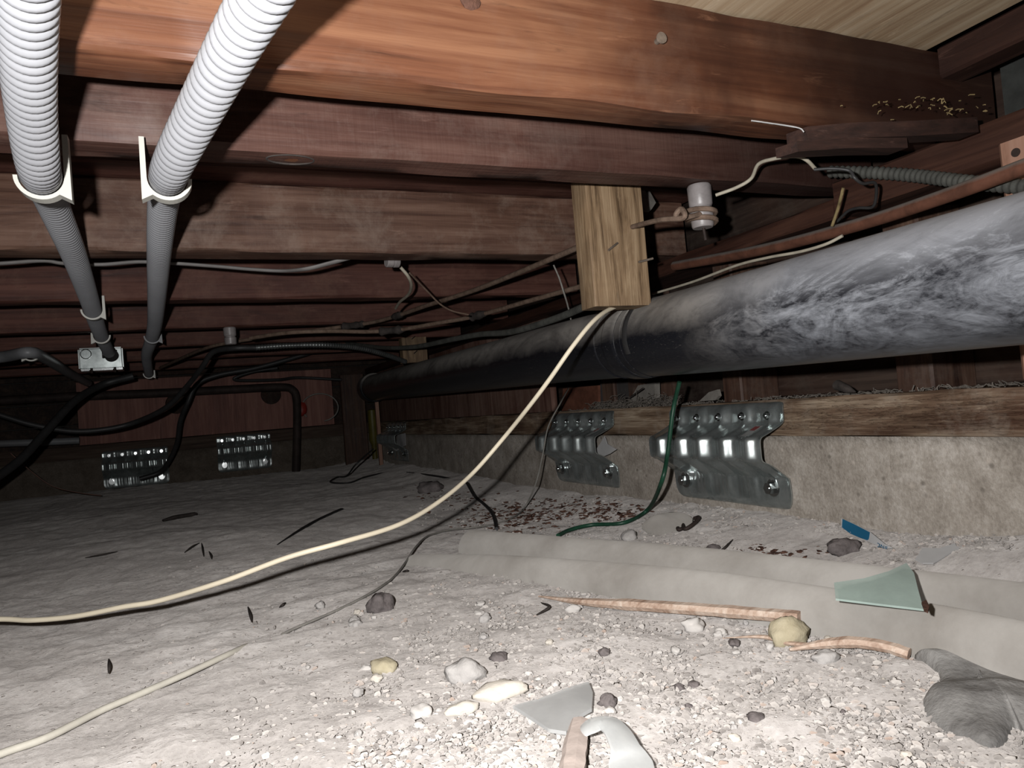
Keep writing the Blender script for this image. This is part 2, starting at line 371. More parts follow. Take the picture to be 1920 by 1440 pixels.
M['stone_dark'] = plain('dark_stone', (.19, .165, .16), .9, 0, .3, 40, .2, .5, (.085, .073, .071), .003)
M['stone_grey'] = plain('grey_stone', (.43, .41, .39), .9, 0, .2, 35, .2, .4, (.33, .31, .295), .003)
M['stone_cream'] = plain('cream_stone', (.50, .44, .31), .8, 0, .2, 30, .2, .35, (.36, .305, .22), .002)
M['stone_yellow'] = plain('yellow_stone', (.44, .39, .28), .85, 0, .2, 50, .2, .4, (.33, .285, .19), .002)
M['stone_white'] = plain('white_stone', (.53, .50, .47), .85, 0, .12, 40, .2, .35)
M['mortar'] = plain('mortar_chunk', (.60, .55, .48), .9, 0, .15, 40, .15, .5)
M['rag'] = plain('dusty_black_plastic', (.34, .33, .315), .6, 0, .3, 14, .25, .6, (.11, .105, .10), .004)
M['paper'] = plain('white_paper', (.46, .455, .45), .7, 0, .08, 14, .2, .1)
M['blue'] = plain('blue_print', (.012, .105, .20), .6, 0, .1, 14, .3, .05)
M['twig'] = plain('dark_twig', (.06, .05, .045), .9, 0, .3, 60, .15, .4)
M['bark'] = plain('brown_debris', (.13, .065, .045), .9, 0, .35, 50, .15, .6, (.05, .028, .022), .004)
M['straw'] = plain('straw', (.24, .18, .085), .8, 0, .3, 60, .2, .1)
M['fibre'] = plain('grey_fibre', (.17, .15, .13), .9, 0, .3, 60, .1, .1)
M['yellow'] = plain('yellow_metal', (.10, .085, .01), .5, 0, .2, 20, .4, .1)
M['red'] = plain('red_plastic', (.30, .03, .02), .5, 0, .2, 20, .4, .1)
def glass_mat(name, col, rough, alpha):
    m, nt, b = new_mat(name)
    n1 = nz(nt, coords(nt), 24, 6, .7, .3)
    nt.links.new(ramp(nt, n1, [(.35, tuple(x*.82 for x in col)), (.65, col)]), b.inputs['Base Color'])
    b.inputs['Roughness'].default_value = rough; b.inputs['Alpha'].default_value = alpha
    b.inputs['IOR'].default_value = 1.5; return m
M['glass'] = glass_mat('dusty_green_glass', (.42, .52, .47), .45, .66)
M['film'] = glass_mat('clear_plastic', (.60, .61, .60), .1, .62)
M['film_grey'] = glass_mat('grey_glass', (.52, .52, .51), .3, .6)
# __STRUCTURE__
# ================================================================== STRUCTURE
XW = 0.76; YB = 3.35; HC = 0.249; ZS = 0.347
def sstep(a, b, t): t = min(1, max(0, (t-a)/(b-a))); return t*t*(3-2*t)
def ground(x, y):
    z = -.215+.014*noise.noise(Vector((x*1.6, y*1.6, 1)))+.007*noise.noise(Vector((x*5, y*5, 3)))
    z += (.024+.03*(1-sstep(.4, .7, y)))*sstep(.58, .78, x)
    z += .02*sstep(3.0, 3.4, y)
    return z
def ground_fine(x, y):
    return ground(x, y)+.0036*noise.noise(Vector((x*22, y*22, 5)))+.0021*noise.noise(Vector((x*70, y*70, 7)))
def G(px, py, lift=0.0):
    """the point of the ground seen at a pixel"""
    r = ray(px, py); t = .215/-r[2]
    for _ in range(12):
        p = r*t; t = t*(ground(p[0], p[1])+lift)/p[2]
    return r*t
def build_floor():
    xs = np.unique(np.r_[np.linspace(-2.6, -.5, 30), np.linspace(-.5, .80, 250)])
    ys = np.unique(np.r_[np.linspace(-.7, .2, 12), np.linspace(.2, 1.3, 200), np.linspace(1.3, 3.45, 130)])
    vs = [(x, y, ground_fine(x, y)) for y in ys for x in xs]; nx = len(xs)
    fs = [(j*nx+i, j*nx+i+1, (j+1)*nx+i+1, (j+1)*nx+i) for j in range(len(ys)-1) for i in range(nx-1)]
    o = mesh_obj('floor', vs, fs, M['dirt'], angle=180); struct(o, 'uneven grey dirt floor of the crawlspace, strewn with rubble')
    return o
floor = build_floor()
def rough_wall(name, axis, pos, a0, a1, z0, z1, depth, label, amp=.004, mat='concrete'):
    na = int((a1-a0)/.02)+1; nzv = int((z1-z0)/.015)+1; vs = []; fs = []
    for k in range(nzv):
        for i in range(na):
            a = a0+(a1-a0)*i/(na-1); z = z0+(z1-z0)*k/(nzv-1)
            d = amp*noise.noise(Vector((a*6, z*6, pos)))+amp*.5*noise.noise(Vector((a*25, z*25, pos+2)))
            if k == nzv-1: d *= .3
            vs.append((pos+d, a, z) if axis == 'x' else (a, pos+d, z))
    for k in range(nzv-1):
        for i in range(na-1):
            q = (k*na+i, k*na+i+1, (k+1)*na+i+1, (k+1)*na+i)
            fs.append(tuple(reversed(q)) if axis == 'x' else q)
    o0 = len(vs)                                               # top ledge and back
    for i in (0, na-1):
        a = a0 if i == 0 else a1
        for z in (z1, z0): vs.append((pos+depth, a, z) if axis == 'x' else (a, pos+depth, z))
    top = [(nzv-1)*na+i for i in range(na)]
    fs.append(tuple(top+[o0+2, o0])); fs.append((o0, o0+2, o0+3, o0+1))
    o = mesh_obj(name, vs, fs, M[mat], angle=180); return struct(o, label)
rough_wall('wall_right', 'x', XW, -.7, YB+.1, -.32, -.072, .25, 'rough grey concrete foundation wall under the timber sill')
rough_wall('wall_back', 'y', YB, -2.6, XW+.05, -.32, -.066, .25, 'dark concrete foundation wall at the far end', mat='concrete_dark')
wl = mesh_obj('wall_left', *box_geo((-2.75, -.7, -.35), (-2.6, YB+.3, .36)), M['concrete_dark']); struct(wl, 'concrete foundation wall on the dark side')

# ceiling: plywood subfloor, then old boards further back
ceil = empty('ceiling', (0, 0, ZS)); struct(ceil, 'timber subfloor resting on the joists')
pl = timber('plywood_sheet', (-2.6, -.7, ZS), (XW-.004, .60, ZS+.018), 'y', M['ply'], None, .0012, .0006); pl.parent = ceil; pl.matrix_parent_inverse = Matrix.Translation((0, 0, -ZS)); pl['label'] = 'pale tan plywood sheet overhead'
yy = .603; k = 0
proto_b = timber('subfloor_board', (-2.6, 0, ZS), (XW+.1, .136, ZS+.02), 'x', M['joist_dark'], None, .002, .001, .08)
while yy < YB+.1:
    b_ = proto_b if k == 0 else proto_b.copy()
    if k: COL.objects.link(b_)
    b_.parent = ceil; b_.matrix_parent_inverse = Matrix.Translation((0, 0, -ZS)); b_.location = (0, yy, 0); yy += .14; k += 1

# right cripple wall: sill, top plates, studs, sheathing boards, plywood
shw = empty('wall_cripple', (XW+.14, 0, 0)); struct(shw, 'dark board sheathing behind the cripple studs')
zz = -.02; k = 0
proto_s = None
while zz < .36:
    o = timber('sheathing_board', (XW+.135, -.7, 0), (XW+.155, YB+.3, .088), 'y', M['sheath'], None, .002, .001, .06, 3.3) if proto_s is None else proto_s.copy()
    if proto_s is None: proto_s = o
    else: COL.objects.link(o)
    o.parent = shw; o.matrix_parent_inverse = Matrix.Translation((-XW-.14, 0, 0)); o.location = (0, 0, zz); zz += .092
shb = empty('wall_cripple_back', (0, YB+.14, 0)); struct(shb, 'dark board sheathing behind the far plywood')
zz = -.02; proto_s = None
while zz < .36:
    o = timber('sheathing_board', (-2.6, YB+.135, 0), (XW+.3, YB+.155, .088), 'x', M['sheath'], None, .002, .001, .1, 4.3) if proto_s is None else proto_s.copy()
    if proto_s is None: proto_s = o
    else: COL.objects.link(o)
    o.parent = shb; o.matrix_parent_inverse = Matrix.Translation((0, -YB-.14, 0)); o.location = (0, 0, zz); zz += .092

sill = timber('mud_sill', (XW, -.7, -.072), (XW+.13, YB+.02, -.021), 'y', M['sill'], None, .003, .0022, .02, 2.2)
tag(sill, 'weathered splintered mud sill beam on the right concrete foundation', 'beam')
sillb = timber('mud_sill', (-2.6, YB, -.066), (XW-.005, YB+.13, -.014), 'x', M['sill_x'], None, .003, .002, .04, 7.2)
tag(sillb, 'dark mud sill beam on the far foundation under the red plywood', 'beam')
tp = timber('top_plate', (XW, -.7, .205), (XW+.10, .672, HC-.001), 'y', M['plate_wood'], None, .003, .002, .02, 5.1)
tag(tp, 'dark brown stained top plate beam under the end of the nail-studded joist', 'beam')
tp2 = timber('top_plate', (XW, .674, .203), (XW+.10, YB, .227), 'y', M['plate_wood'], None, .003, .002, .02, 6.1)
tag(tp2, 'thin dark top plate board running behind the porcelain knob and black pipe', 'board')
led = timber('ledger_strip', (XW-.002, -.7, .312), (XW+.035, .518, ZS-.001), 'y', M['plate_wood'], None, .003, .001, .03, 8.1)
tag(led, 'brown ledger strip along the edge of the plywood subfloor', 'board')
rb = timber('rim_board', (XW+.10, -.7, .252), (XW+.13, .518, ZS-.001), 'y', M['rim'], None, .002, .001, .04, 8.7)
tag(rb, 'grey-black rim board in the corner below the ledger strip', 'board')
for i, (y0, y1, lab) in enumerate([(.60, .65, 'brown cripple stud half hidden behind the near black pipe'), (.93, .975, 'brown cripple stud rising beside the green wire'), (1.20, 1.26, 'brown cripple stud above the plate with crumpled paper'), (1.31, 1.36, 'reddish cripple stud next to the thin hanging grey wire')]):
    s_ = timber('cripple_stud', (XW+.05, y0, -.021), (XW+.13, y1, .203), 'z', M['stud'], None, .003, .001, .03, 9+i)
    tag(s_, lab, 'stud', 'cripple wall studs')
# plywood shear panels
pnl = timber('plywood_panel', (XW+.03, 1.56, -.019), (XW+.046, 3.30, .202), 'z', M['ply_brown'], None, .001, .0008, .03, 1.5)
tag(pnl, 'brown water-streaked plywood panel behind the black pipe', 'panel')
def panel_with_holes():
    x0, x1, z0, z1 = -.385, .605, -.012, .235; y = YB-.004
    bm = bmesh.new()
    def loop(pts):
        vs = [bm.verts.new(p) for p in pts]; return [bm.edges.new((vs[i], vs[(i+1) % len(vs)])) for i in range(len(vs))]
    E_ = loop([(x0, y, z0), (x1, y, z0), (x1, y, z1), (x0, y, z1)])
    for (hx, hz, hr) in HOLES:
        E_ += loop([(hx+hr*math.cos(a), y, hz+hr*math.sin(a)) for a in np.linspace(0, 2*math.pi, 32, endpoint=False)])
    bmesh.ops.triangle_fill(bm, use_beauty=True, edges=E_)
    ext = bmesh.ops.extrude_face_region(bm, geom=bm.faces[:])
    for e in ext['geom']:
        if isinstance(e, bmesh.types.BMVert): e.co.y += .016
    bmesh.ops.recalc_face_normals(bm, faces=bm.faces[:])
    me = bpy.data.meshes.new('plywood_panel'); bm.to_mesh(me); bm.free(); me.materials.append(M['ply_red'])
    o = bpy.data.objects.new('plywood_panel', me); COL.objects.link(o); return o
_h1 = onY(508, 740, YB); _h2 = onY(331, 757, YB)
HOLES = [(_h1[0], _h1[2], .042), (_h2[0], _h2[2], .042)]
tag(panel_with_holes(), 'reddish plywood panel with round vent holes on the far wall', 'panel')

# ---------------------------------------------------------------- joists
j1 = empty('floor_joist', (0, .545, HC)); tag(j1, 'orange-brown joist with a protruding nail head beside the pale plywood', 'joist')
def in_parent(o, par):
    o.parent = par; o.matrix_parent_inverse = Matrix.Translation(-Vector(par.location)); return o
in_parent(timber('joist_timber', (-2.6, .523, HC), (XW+.09, .567, ZS-.001), 'x', M['joist_front'], None, .0025, .0022, .02, 1.0, .008), j1)
p_ = onY(1232, 78, .523)
vs, fs = tube_geo([p_+np.array([0, .004, 0]), p_-np.array([0, .006, 0])], .0026, 14)
v2, f2 = tube_geo([p_-np.array([0, .006, 0]), p_-np.array([0, .0075, 0])], .005, 18)
in_parent(mesh_obj('nail', *merge((vs, fs), (v2, f2)), M['nail']), j1)
p_ = onY(882, 2, .523); v2, f2 = rock_geo(p_+np.array([0, .0005, 0]), (.009, .0025, .007), 3, .2, 2)
in_parent(mesh_obj('knot', v2, f2, M['bark']), j1)
j2 = empty('floor_joist', (0, .709, HC)); tag(j2, 'red-brown joist with an oval knot, both white conduit straps nailed to it', 'joist')
in_parent(timber('joist_timber', (-2.6, .687, HC), (XW+.09, .731, ZS-.001), 'x', M['joist_second'], None, .003, .002, .02, 2.0, .006), j2)
p_ = onZ(545, 297, HC); v2, f2 = rock_geo(p_+np.array([0, .002, .0022]), (.021, .012, .003), 5, .12, 3)
in_parent(mesh_obj('knot', v2, f2, M['joist_front']), j2)
v2, f2 = tube_geo([p_+np.array([.0215*math.cos(a), .0125*math.sin(a)+.002, -.0002]) for a in np.linspace(0, 2*math.pi, 30)], .0011, 6, False)
in_parent(mesh_obj('knot_crack', v2, f2, M['twig']), j2)
j3 = timber('floor_joist', (-2.6, 1.088, HC), (XW+.09, 1.143, ZS-.001), 'x', M['joist'], None, .003, .0025, .02, 3.0, .006)
tag(rebase(j3), 'dusty brown joist with a small porcelain knob under its edge', 'joist')
for i, (a, b, lab) in enumerate([(1.497, 1.543, 'dark red-brown joist right behind the sagging grey flat cable'), (1.905, 1.95, 'dark joist with a porcelain knob hanging below it'), (2.30, 2.345, 'dark joist that carries the galvanized junction box'), (2.69, 2.735, 'very dark joist just beyond the junction box joist'), (3.08, 3.125, 'last dark joist before the far reddish plywood')]):
    o = timber('floor_joist', (-2.6, a, HC), (XW+.09, b, ZS-.001), 'x', M['joist_dark'], None, .003, .002, .03, 4.0+i, .004)
    tag(rebase(o), lab, 'joist', 'far floor joists')
# shim block split under the end of the first joist
for zt, th, front, lab in ((HC, .015, ((1514, 234), (1640, 226), (1740, 221), (1832, 218)), 'split dark shim block wedged under the end of the nail-studded joist'),
                           (HC-.0165, .010, ((1494, 261), (1580, 258), (1700, 254)), 'thin splintered shim strip below the wedged dark shim block')):
    f_ = [onZ(x, y, zt) for x, y in front]; f_ = [q for q in f_ if q[0] < XW+.02]; bk = [q+np.array([-.006 if i == 0 else 0, .022, 0]) for i, q in enumerate(f_)]
    o = slab('shim_block', [q-np.array([0, 0, th+.0015]) for q in f_+bk[::-1]], th, M['shim'], up=(0, 0, 1), warp=.002); tag(o, lab, 'block')

# ---------------------------------------------------------------- hanger blocks
b1 = empty('hanger_block', (.52, .80, .118)); tag(b1, 'pale pine block with dark grain beside the black pipe coupling', 'block')
o = timber('block', (.478, .80, .117), (.563, .838, .345), 'z', M['pine'], None, .002, .0008, .02, 1.3); in_parent(o, b1)
for (px, py, dx, dy) in [(1152, 462, -.9, -.5)]:
    p = onY(px, py, .80); q = p+np.array([-.012, -.004, -.006]); q2 = p+np.array([.004, -.002, .004])
    vs, fs = tube_geo([q, q2], .0014, 8); in_parent(mesh_obj('nail', vs, fs, M['nail']), b1)
p = onY(1198, 492, .80); vs, fs = tube_geo([p+np.array([-.002, -.002, 0]), p+np.array([.018, -.006, .004]), p+np.array([.0185, -.0061, .0041])], [.0015, .0015, .0004], 8)
in_parent(mesh_obj('nail', vs, fs, M['nail']), b1)
b2 = empty('hanger_block', (.69, 2.3, .168)); tag(b2, 'small tan wood block standing on the far end of the black pipe', 'block')
a_, c_ = onY(757, 684, 2.3), onY(803, 676, 2.3)
in_parent(timber('block', (a_[0], 2.3, .168), (c_[0], 2.34, .30), 'z', M['pine'], None, .002, .0008, .02, 5.3), b2)
for px, py in ((775, 633), (779, 660)):
    p = onY(px, py, 2.3); vs, fs = tube_geo([p+np.array([-.006, -.001, -.005]), p+np.array([.006, -.001, .004])], .0018, 6); in_parent(mesh_obj('nail', vs, fs, M['iron']), b2)
b3 = empty('hanger_board', (.745, .44, -.015)); tag(b3, 'pinkish painted board with a screw hole behind the copper pipe', 'board')
in_parent(timber('board', (.744, .385, -.014), (.758, .459, .217), 'z', M['pink_block'], None, .004, .0005, .02, 6.3), b3)
p = onX(1905, 286, .744); vs, fs = tube_geo([p+np.array([.004, 0, 0]), p-np.array([.001, 0, 0])], .0042, 16); in_parent(mesh_obj('screw', vs, fs, M['iron']), b3)

# ---------------------------------------------------------------- black drain pipe
PR = .0536
def pipe_c(y):
    n_ = np.array([.5244+.0837*y, y, .0614+.0186*y]); f_ = np.array([.559+.052*y, y, .0655+.0197*y]); t = sstep(.6, 1.2, y)
    return n_*(1-t)+f_*t
dp = empty('drain_pipe', tuple(pipe_c(1.5)-np.array([0, 0, PR]))); tag(dp, 'large dusty black plastic drain pipe running along the right wall', 'pipe')
yj = .875
for nm, y0, y1, r0 in (('pipe_length', -.7, yj, PR), ('pipe_length', yj+.028, 3.08, PR*.985)):
    P = [pipe_c(y) for y in np.linspace(y0, y1, 40)]; vs, fs = tube_geo(P, r0, 56); in_parent(mesh_obj(nm, vs, fs, M['abs']), dp)
P = [pipe_c(y) for y in np.linspace(yj-.004, yj+.034, 12)]; rr = [PR*1.012, PR*1.04]+[PR*1.045]*8+[PR*1.04, PR*1.0]
vs, fs = tube_geo(P, rr, 56); in_parent(mesh_obj('coupling', vs, fs, M['abs']), dp)
for y in (yj-.022, yj+.06):
    P = [pipe_c(y+d) for d in (-.0015, 0, .0015)]; vs, fs = tube_geo(P, [PR*.99, PR*1.012, PR*.99], 56); in_parent(mesh_obj('seam', vs, fs, M['abs']), dp)
P = [pipe_c(y) for y in (3.0, 3.005, 3.08, 3.085)]; vs, fs = tube_geo(P, [PR, PR*1.12, PR*1.12, PR*1.0], 40); in_parent(mesh_obj('end_hub', vs, fs, M['abs']), dp)
P = [pipe_c(y)*np.array([1, 1, 1]) for y in (.80, .815)]
st_ = []
for a in np.linspace(-.6, math.pi+.4, 26): st_.append(pipe_c(.842)+np.array([math.cos(a), 0, math.sin(a)])*(PR+.0012))
vs, fs = tube_geo(st_, .006, 6, True, .18); in_parent(mesh_obj('hanger_strap', vs, fs, M['black_cable']), dp)

# copper pipe
cp = tube('copper_pipe', [onX(2150, 225, .70), onX(1920, 313, .705), onX(1760, 372, .71), onX(1600, 424, .715), onX(1430, 468, .722), onX(1265, 499, .735)], .0075, M['copper'], None, 16, 8)
tag(cp, 'thin reddish-brown copper pipe running above the big black pipe', 'pipe')

# ---------------------------------------------------------------- white corrugated conduits
def corrugated(name, pts, r, pitch, mat, parent, amp=.0017, seg=28):
    P, s = resample(catmull(pts, 24), pitch/6); rad = r+amp*np.abs(np.sin(np.pi*s/pitch))*2-amp
    vs, fs = tube_geo(P, rad, seg); return in_parent(mesh_obj(name, vs, fs, mat, None, angle=180), parent) if parent is not None else mesh_obj(name, vs, fs, mat, None, angle=180)
CZ = .2325; CN = .205; CR = .0146; CT = .0129
cL = [onZ(38, -260, CN+.01), onZ(48, -80, CN+.01), onZ(50, 60, CN+.01), onZ(58, 200, CN+.006), onZ(72, 312, CN), onZ(86, 352, .2265), onZ(106, 400, CZ), onZ(140, 482, CZ), onZ(167, 560, CZ), onZ(183, 612, CZ), onZ(196, 644, CZ), onY(205, 662, 2.255)]
cRt = [onZ(640, -260, CN+.012), onZ(532, -80, CN+.012), onZ(452, 60, CN+.011), onZ(378, 200, CN+.006), onZ(322, 312, CN), onZ(311, 352, .2265), onZ(304, 400, CZ), onZ(298, 480, CZ), onZ(294, 560, CZ), onZ(290, 610, CZ), onZ(283, 640, CZ), onZ(275, 668, CZ), onZ(279, 700, CZ-.01)]
c1 = empty('flexible_conduit', tuple(cL[4])); tag(c1, 'white corrugated conduit leading to the galvanized junction box', 'conduit')
corrugated('hose', cL, CT, .0098, M['conduit'], c1)
v_, f_ = tube_geo([onY(205, 660, 2.262), onY(210, 668, 2.243)], .017, 20); in_parent(mesh_obj('end_fitting', v_, f_, M['black_cable']), c1)
c2 = empty('flexible_conduit', tuple(cRt[4])); tag(c2, 'white corrugated conduit held by the cream strap, slanting to the right', 'conduit')
corrugated('hose', cRt, CT, .0098, M['conduit'], c2)
def strap(c, side, h, mat, label, r=CR, thick=.003, width=.012, big=1.0):
    """J-shaped one-sided conduit clip: saddle under the conduit, flat tab up one side; faces along y"""
    ri, ro = r+.0012, r+.0012+thick; pts = []
    for a in np.linspace(math.pi, 2*math.pi, 18): pts.append((ri*math.cos(a)*-side*-1, ri*math.sin(a)))
    inner = pts
    outer = [(ro*math.cos(a), ro*math.sin(a)) for a in np.linspace(1.72*math.pi if side > 0 else 1.28*math.pi, math.pi if side > 0 else 2*math.pi, 14)]
    if side > 0: seq = [(math.cos(a)*ri, math.sin(a)*ri) for a in np.linspace(math.pi, 2*math.pi, 18)]+[(ri, h), (ro+.001, h), (ro+.0015, -ro)]+outer
    else: seq = [(math.cos(a)*ri, math.sin(a)*ri) for a in np.linspace(2*math.pi, math.pi, 18)]+[(-ri, h), (-ro-.001, h), (-ro-.0015, -ro)]+outer
    n = len(seq); vs = [(c[0]+x, c[1], c[2]+z) for x, z in seq]+[(c[0]+x, c[1]+width, c[2]+z) for x, z in seq]
    fs = [tuple(range(n)), tuple(range(2*n-1, n-1, -1))]+[(i, n+i, n+(i+1) % n, (i+1) % n) for i in range(n)]
    bm = bmesh.new(); bv = [bm.verts.new(v) for v in vs]
    for f in fs: bm.faces.new([bv[i] for i in f])
    bmesh.ops.recalc_face_normals(bm, faces=bm.faces[:]); bmesh.ops.triangulate(bm, faces=[f for f in bm.faces if len(f.verts) > 4])
    me = bpy.data.meshes.new('conduit_strap'); bm.to_mesh(me); bm.free(); me.materials.append(mat)
    o = bpy.data.objects.new('conduit_strap', me); COL.objects.link(o); rebase(o); tag(o, label, 'strap', 'conduit straps'); return o
def at_y(path, y):
    P = catmull(path, 24); i = int(np.argmin(abs(P[:, 1]-y))); return P[i]
strap(at_y(cL, .668), 1, .034, M['strap'], 'white plastic strap with its tab right of the conduit that feeds the junction box')
strap(at_y(cRt, .668), -1, .034, M['strap'], 'cream plastic strap with a tall tab on the conduit slanting right')
strap(at_y(cL, 1.478), 1, .024, M['strap'], 'white strap on the conduit just before the galvanized junction box')
strap(at_y(cRt, 1.89), 1, .006, M['conduit_dusty'], 'grey strap where the second conduit bends')
strap(at_y(cL, 1.86), -1, .006, M['strap'], 'small white clip where the conduit enters the junction box')
strap(onZ(279, 700, CZ-.012), 1, .01, M['strap'], 'tiny white clip at the far end of the second conduit')

# ---------------------------------------------------------------- junction box
jb0 = onY(145, 653, 2.26); jb1 = onY(232, 690, 2.26)
jb = empty('junction_box', ((jb0[0]+jb1[0])/2, 2.30, jb1[2])); tag(jb, 'shiny galvanized electrical junction box under a joist', 'box')
x0, x1, z0, z1 = jb0[0], jb1[0], jb1[2], jb0[2]
bm = bmesh.new(); bmesh.ops.create_cube(bm, size=1.0)
for v in bm.verts: v.co = Vector(((x0+x1)/2+v.co.x*(x1-x0), 2.285+v.co.y*.05, (z0+z1)/2+v.co.z*(z1-z0)))
bmesh.ops.bevel(bm, geom=bm.edges[:], offset=.004, segments=3, affect='EDGES')
me = bpy.data.meshes.new('box_body'); bm.to_mesh(me); bm.free(); me.materials.append(M['galv']); o = bpy.data.objects.new('box_body', me); COL.objects.link(o); in_parent(o, jb)
kx, kz = onY(161, 664, 2.26)[0], onY(161, 664, 2.26)[2]
vs, fs = tube_geo([(kx, 2.261, kz), (kx, 2.2585, kz)], .0115, 28); in_parent(mesh_obj('knockout', vs, fs, M['galv']), jb)
vs, fs = tube_geo([(kx+.0125*math.cos(a), 2.259, kz+.0125*math.sin(a)) for a in np.linspace(0, 2*math.pi, 30)], .0012, 6, False); in_parent(mesh_obj('knockout_rim', vs, fs, M['bolt']), jb)
kx2, kz2 = onY(206, 664, 2.26)[0], onY(206, 664, 2.26)[2]
vs, fs = tube_geo([(kx2-.018, 2.258, kz2), (kx2+.018, 2.258, kz2)], .011, 20); in_parent(mesh_obj('conduit_fitting', vs, fs, M['black_cable']), jb)
w = (x1-x0)
for a, b in ((.06, .24), (.32, .76), (.84, .98)):
    v, f = box_geo((x0+w*a, 2.253, z0-.004), (x0+w*b, 2.31, z0+.002)); in_parent(mesh_obj('cover_lip', v, f, M['bolt']), jb)
for a in (.28, .8):
    vs, fs = tube_geo([(x0+w*a, 2.262, z0+.004), (x0+w*a, 2.262, z0-.01)], .003, 8); in_parent(mesh_obj('screw', vs, fs, M['iron']), jb)
# ================================================================== foundation plates
PW = .262
_prof = catmull([(d, 0, z) for d, z in [(.001, -.0235), (.005, -.026), (.009, -.033), (.0095, -.048), (.015, -.0550), (.040, -.0655), (.051, -.0695), (.0542, -.0745), (.0546, -.0865), (.0542, -.0985), (.051, -.1030), (.040, -.1080), (.014, -.127), (.009, -.132), (.0075, -.148), (.006, -.166), (.003, -.173), (.001, -.175)]], 5)
_ps = np.r_[0, np.cumsum(np.linalg.norm(np.diff(_prof, axis=0), axis=1))]; _ps /= _ps[-1]
def plate_pt(u, t, off=0.0):
    """u: place along the profile 0..1 (top to bottom), t: across the width 0..1"""
    d = np.interp(u, _ps, _prof[:, 0]); z = np.interp(u, _ps, _prof[:, 2])
    ins = .014*(1-math.sqrt(max(0, 1-min(1, max(0, 1-u/.07))**2)))+.020*(1-math.sqrt(max(0, 1-min(1, max(0, (u-.88)/.12))**2)))
    x = ins+(PW-2*ins)*t
    th = 2*math.pi*t*5; rib = math.cos(th+.6*math.cos(th))                      # five ribs pressed along the profile
    amp = np.interp(u, [0, .06, .15, .35, .62, .78, .9, 1], [0, .0024, .0040, .0066, .0066, .0028, .0014, 0])
    fine = .0006*math.cos(2*math.pi*t*23)*np.interp(u, [0, .1, .5, .8, 1], [0, .3, .6, 1, 0])
    edge = min(1, min(t, 1-t)/.06)
    return (x, -(d-amp*rib*edge+fine*edge+off), z)
def plate_surf(u0, u1, t0, t1, nu, nt_, off, thick):
    vs = [plate_pt(u0+(u1-u0)*i/(nu-1), t0+(t1-t0)*j/(nt_-1), off) for i in range(nu) for j in range(nt_)]
    n = len(vs); back = [(x, y+thick, z) for x, y, z in vs]; vs += back; fs = []
    for i in range(nu-1):
        for j in range(nt_-1):
            a = i*nt_+j; fs.append((a, a+nt_, a+nt_+1, a+1)); fs.append((n+a, n+a+1, n+a+nt_+1, n+a+nt_))
    ring = [j for j in range(nt_)]+[i*nt_+nt_-1 for i in range(1, nu)]+[(nu-1)*nt_+j for j in range(nt_-2, -1, -1)]+[i*nt_ for i in range(nu-2, 0, -1)]
    m = len(ring)
    for k in range(m): a, b = ring[k], ring[(k+1) % m]; fs.append((a, b, n+b, n+a))
    return vs, fs
_pm = {}
def foundation_plate(loc, rz, label, sticker=True, wide=1.0):
    root = empty('foundation_plate', loc); root.rotation_euler = (0, 0, rz); tag(root, label, 'bracket', 'galvanized foundation plates')
    root.scale = (wide, 1, 1)
    def part(nm, geo, mat, par=root, key=None):
        key = key or nm
        if key not in _pm: o = mesh_obj(nm, *geo(), mat, par, angle=50); _pm[key] = o.data
        else: o = bpy.data.objects.new(nm, _pm[key]); COL.objects.link(o); o.parent = par
        return o
    part('steel_sheet', lambda: plate_surf(0, 1, 0, 1, 76, 130, 0, .002), M['galv'])
    def screw_geo(t, u, r, h):
        p = np.array(plate_pt(u, t)); q = p+np.array([0, -.0012, 0])
        return merge(tube_geo([p+np.array([0, .004, 0]), q], r*1.5, 18), tube_geo([q, p+np.array([0, -h, 0])], r, 6), tube_geo([p+np.array([0, -h, 0]), p+np.array([0, -h-.0012, 0])], r*.45, 10))
    for i, t in enumerate((.1, .3, .5, .7, .9)):
        part('screw', lambda t=t: screw_geo(t, .105, .0042, .0055), M['bolt'], key='screw%d' % i)
    for i, t in enumerate((.12, .88)):
        part('anchor_bolt', lambda t=t: screw_geo(t, .845, .0085, .011), M['bolt'], key='bolt%d' % i)
    if sticker:
        s_ = part('sticker', lambda: plate_surf(.185, .35, .81, .885, 14, 10, .0009, .0003), M['label'])
        part('sticker_print', lambda: plate_surf(.195, .255, .82, .875, 6, 6, .0013, .0002), M['label_red'], s_)
    return root
foundation_plate((XW, .784+PW, 0), -math.pi/2, 'wavy galvanized foundation plate behind the green wire, red sticker on it')
foundation_plate((XW, 1.228+PW, 0), -math.pi/2, 'wavy galvanized foundation plate with crumpled white paper beside it', True)
foundation_plate((XW, 2.735+PW, 0), -math.pi/2, 'dark wavy galvanized plate at the far corner near the yellow post', False, 1.1)
_b = onY(192, 857, YB); foundation_plate((_b[0], YB, -.02), 0, 'shiny galvanized plate low on the far wall beside the hanging black cable', False, .9)
_b = onY(405, 820, YB); foundation_plate((_b[0], YB, 0), 0, 'shiny galvanized plate on the far wall below the vented plywood corner', False, .82)
# white paper stuck behind the plates
def crumple(name, outline, thick, mat, label, seed, warp=.006, up=(-1, 0, 0)):
    o = slab(name, outline, thick, mat, up=up, warp=warp, seed=seed); rebase(o); return tag(o, label, 'paper')
crumple('paper_scrap', [onX(x, y, XW-.02) for x, y in ((1118, 842), (1135, 818), (1141, 832), (1160, 842), (1148, 850), (1136, 855), (1120, 850))], .001, M['paper'], 'crumpled white paper scrap stuck behind the wavy plate', 3)
crumple('paper_scrap', [onX(x, y, XW-.012) for x, y in ((738, 840), (748, 815), (761, 812), (762, 835), (750, 842), (744, 846))], .001, M['paper'], 'pale paper scrap at the dark far corner plate', 8)

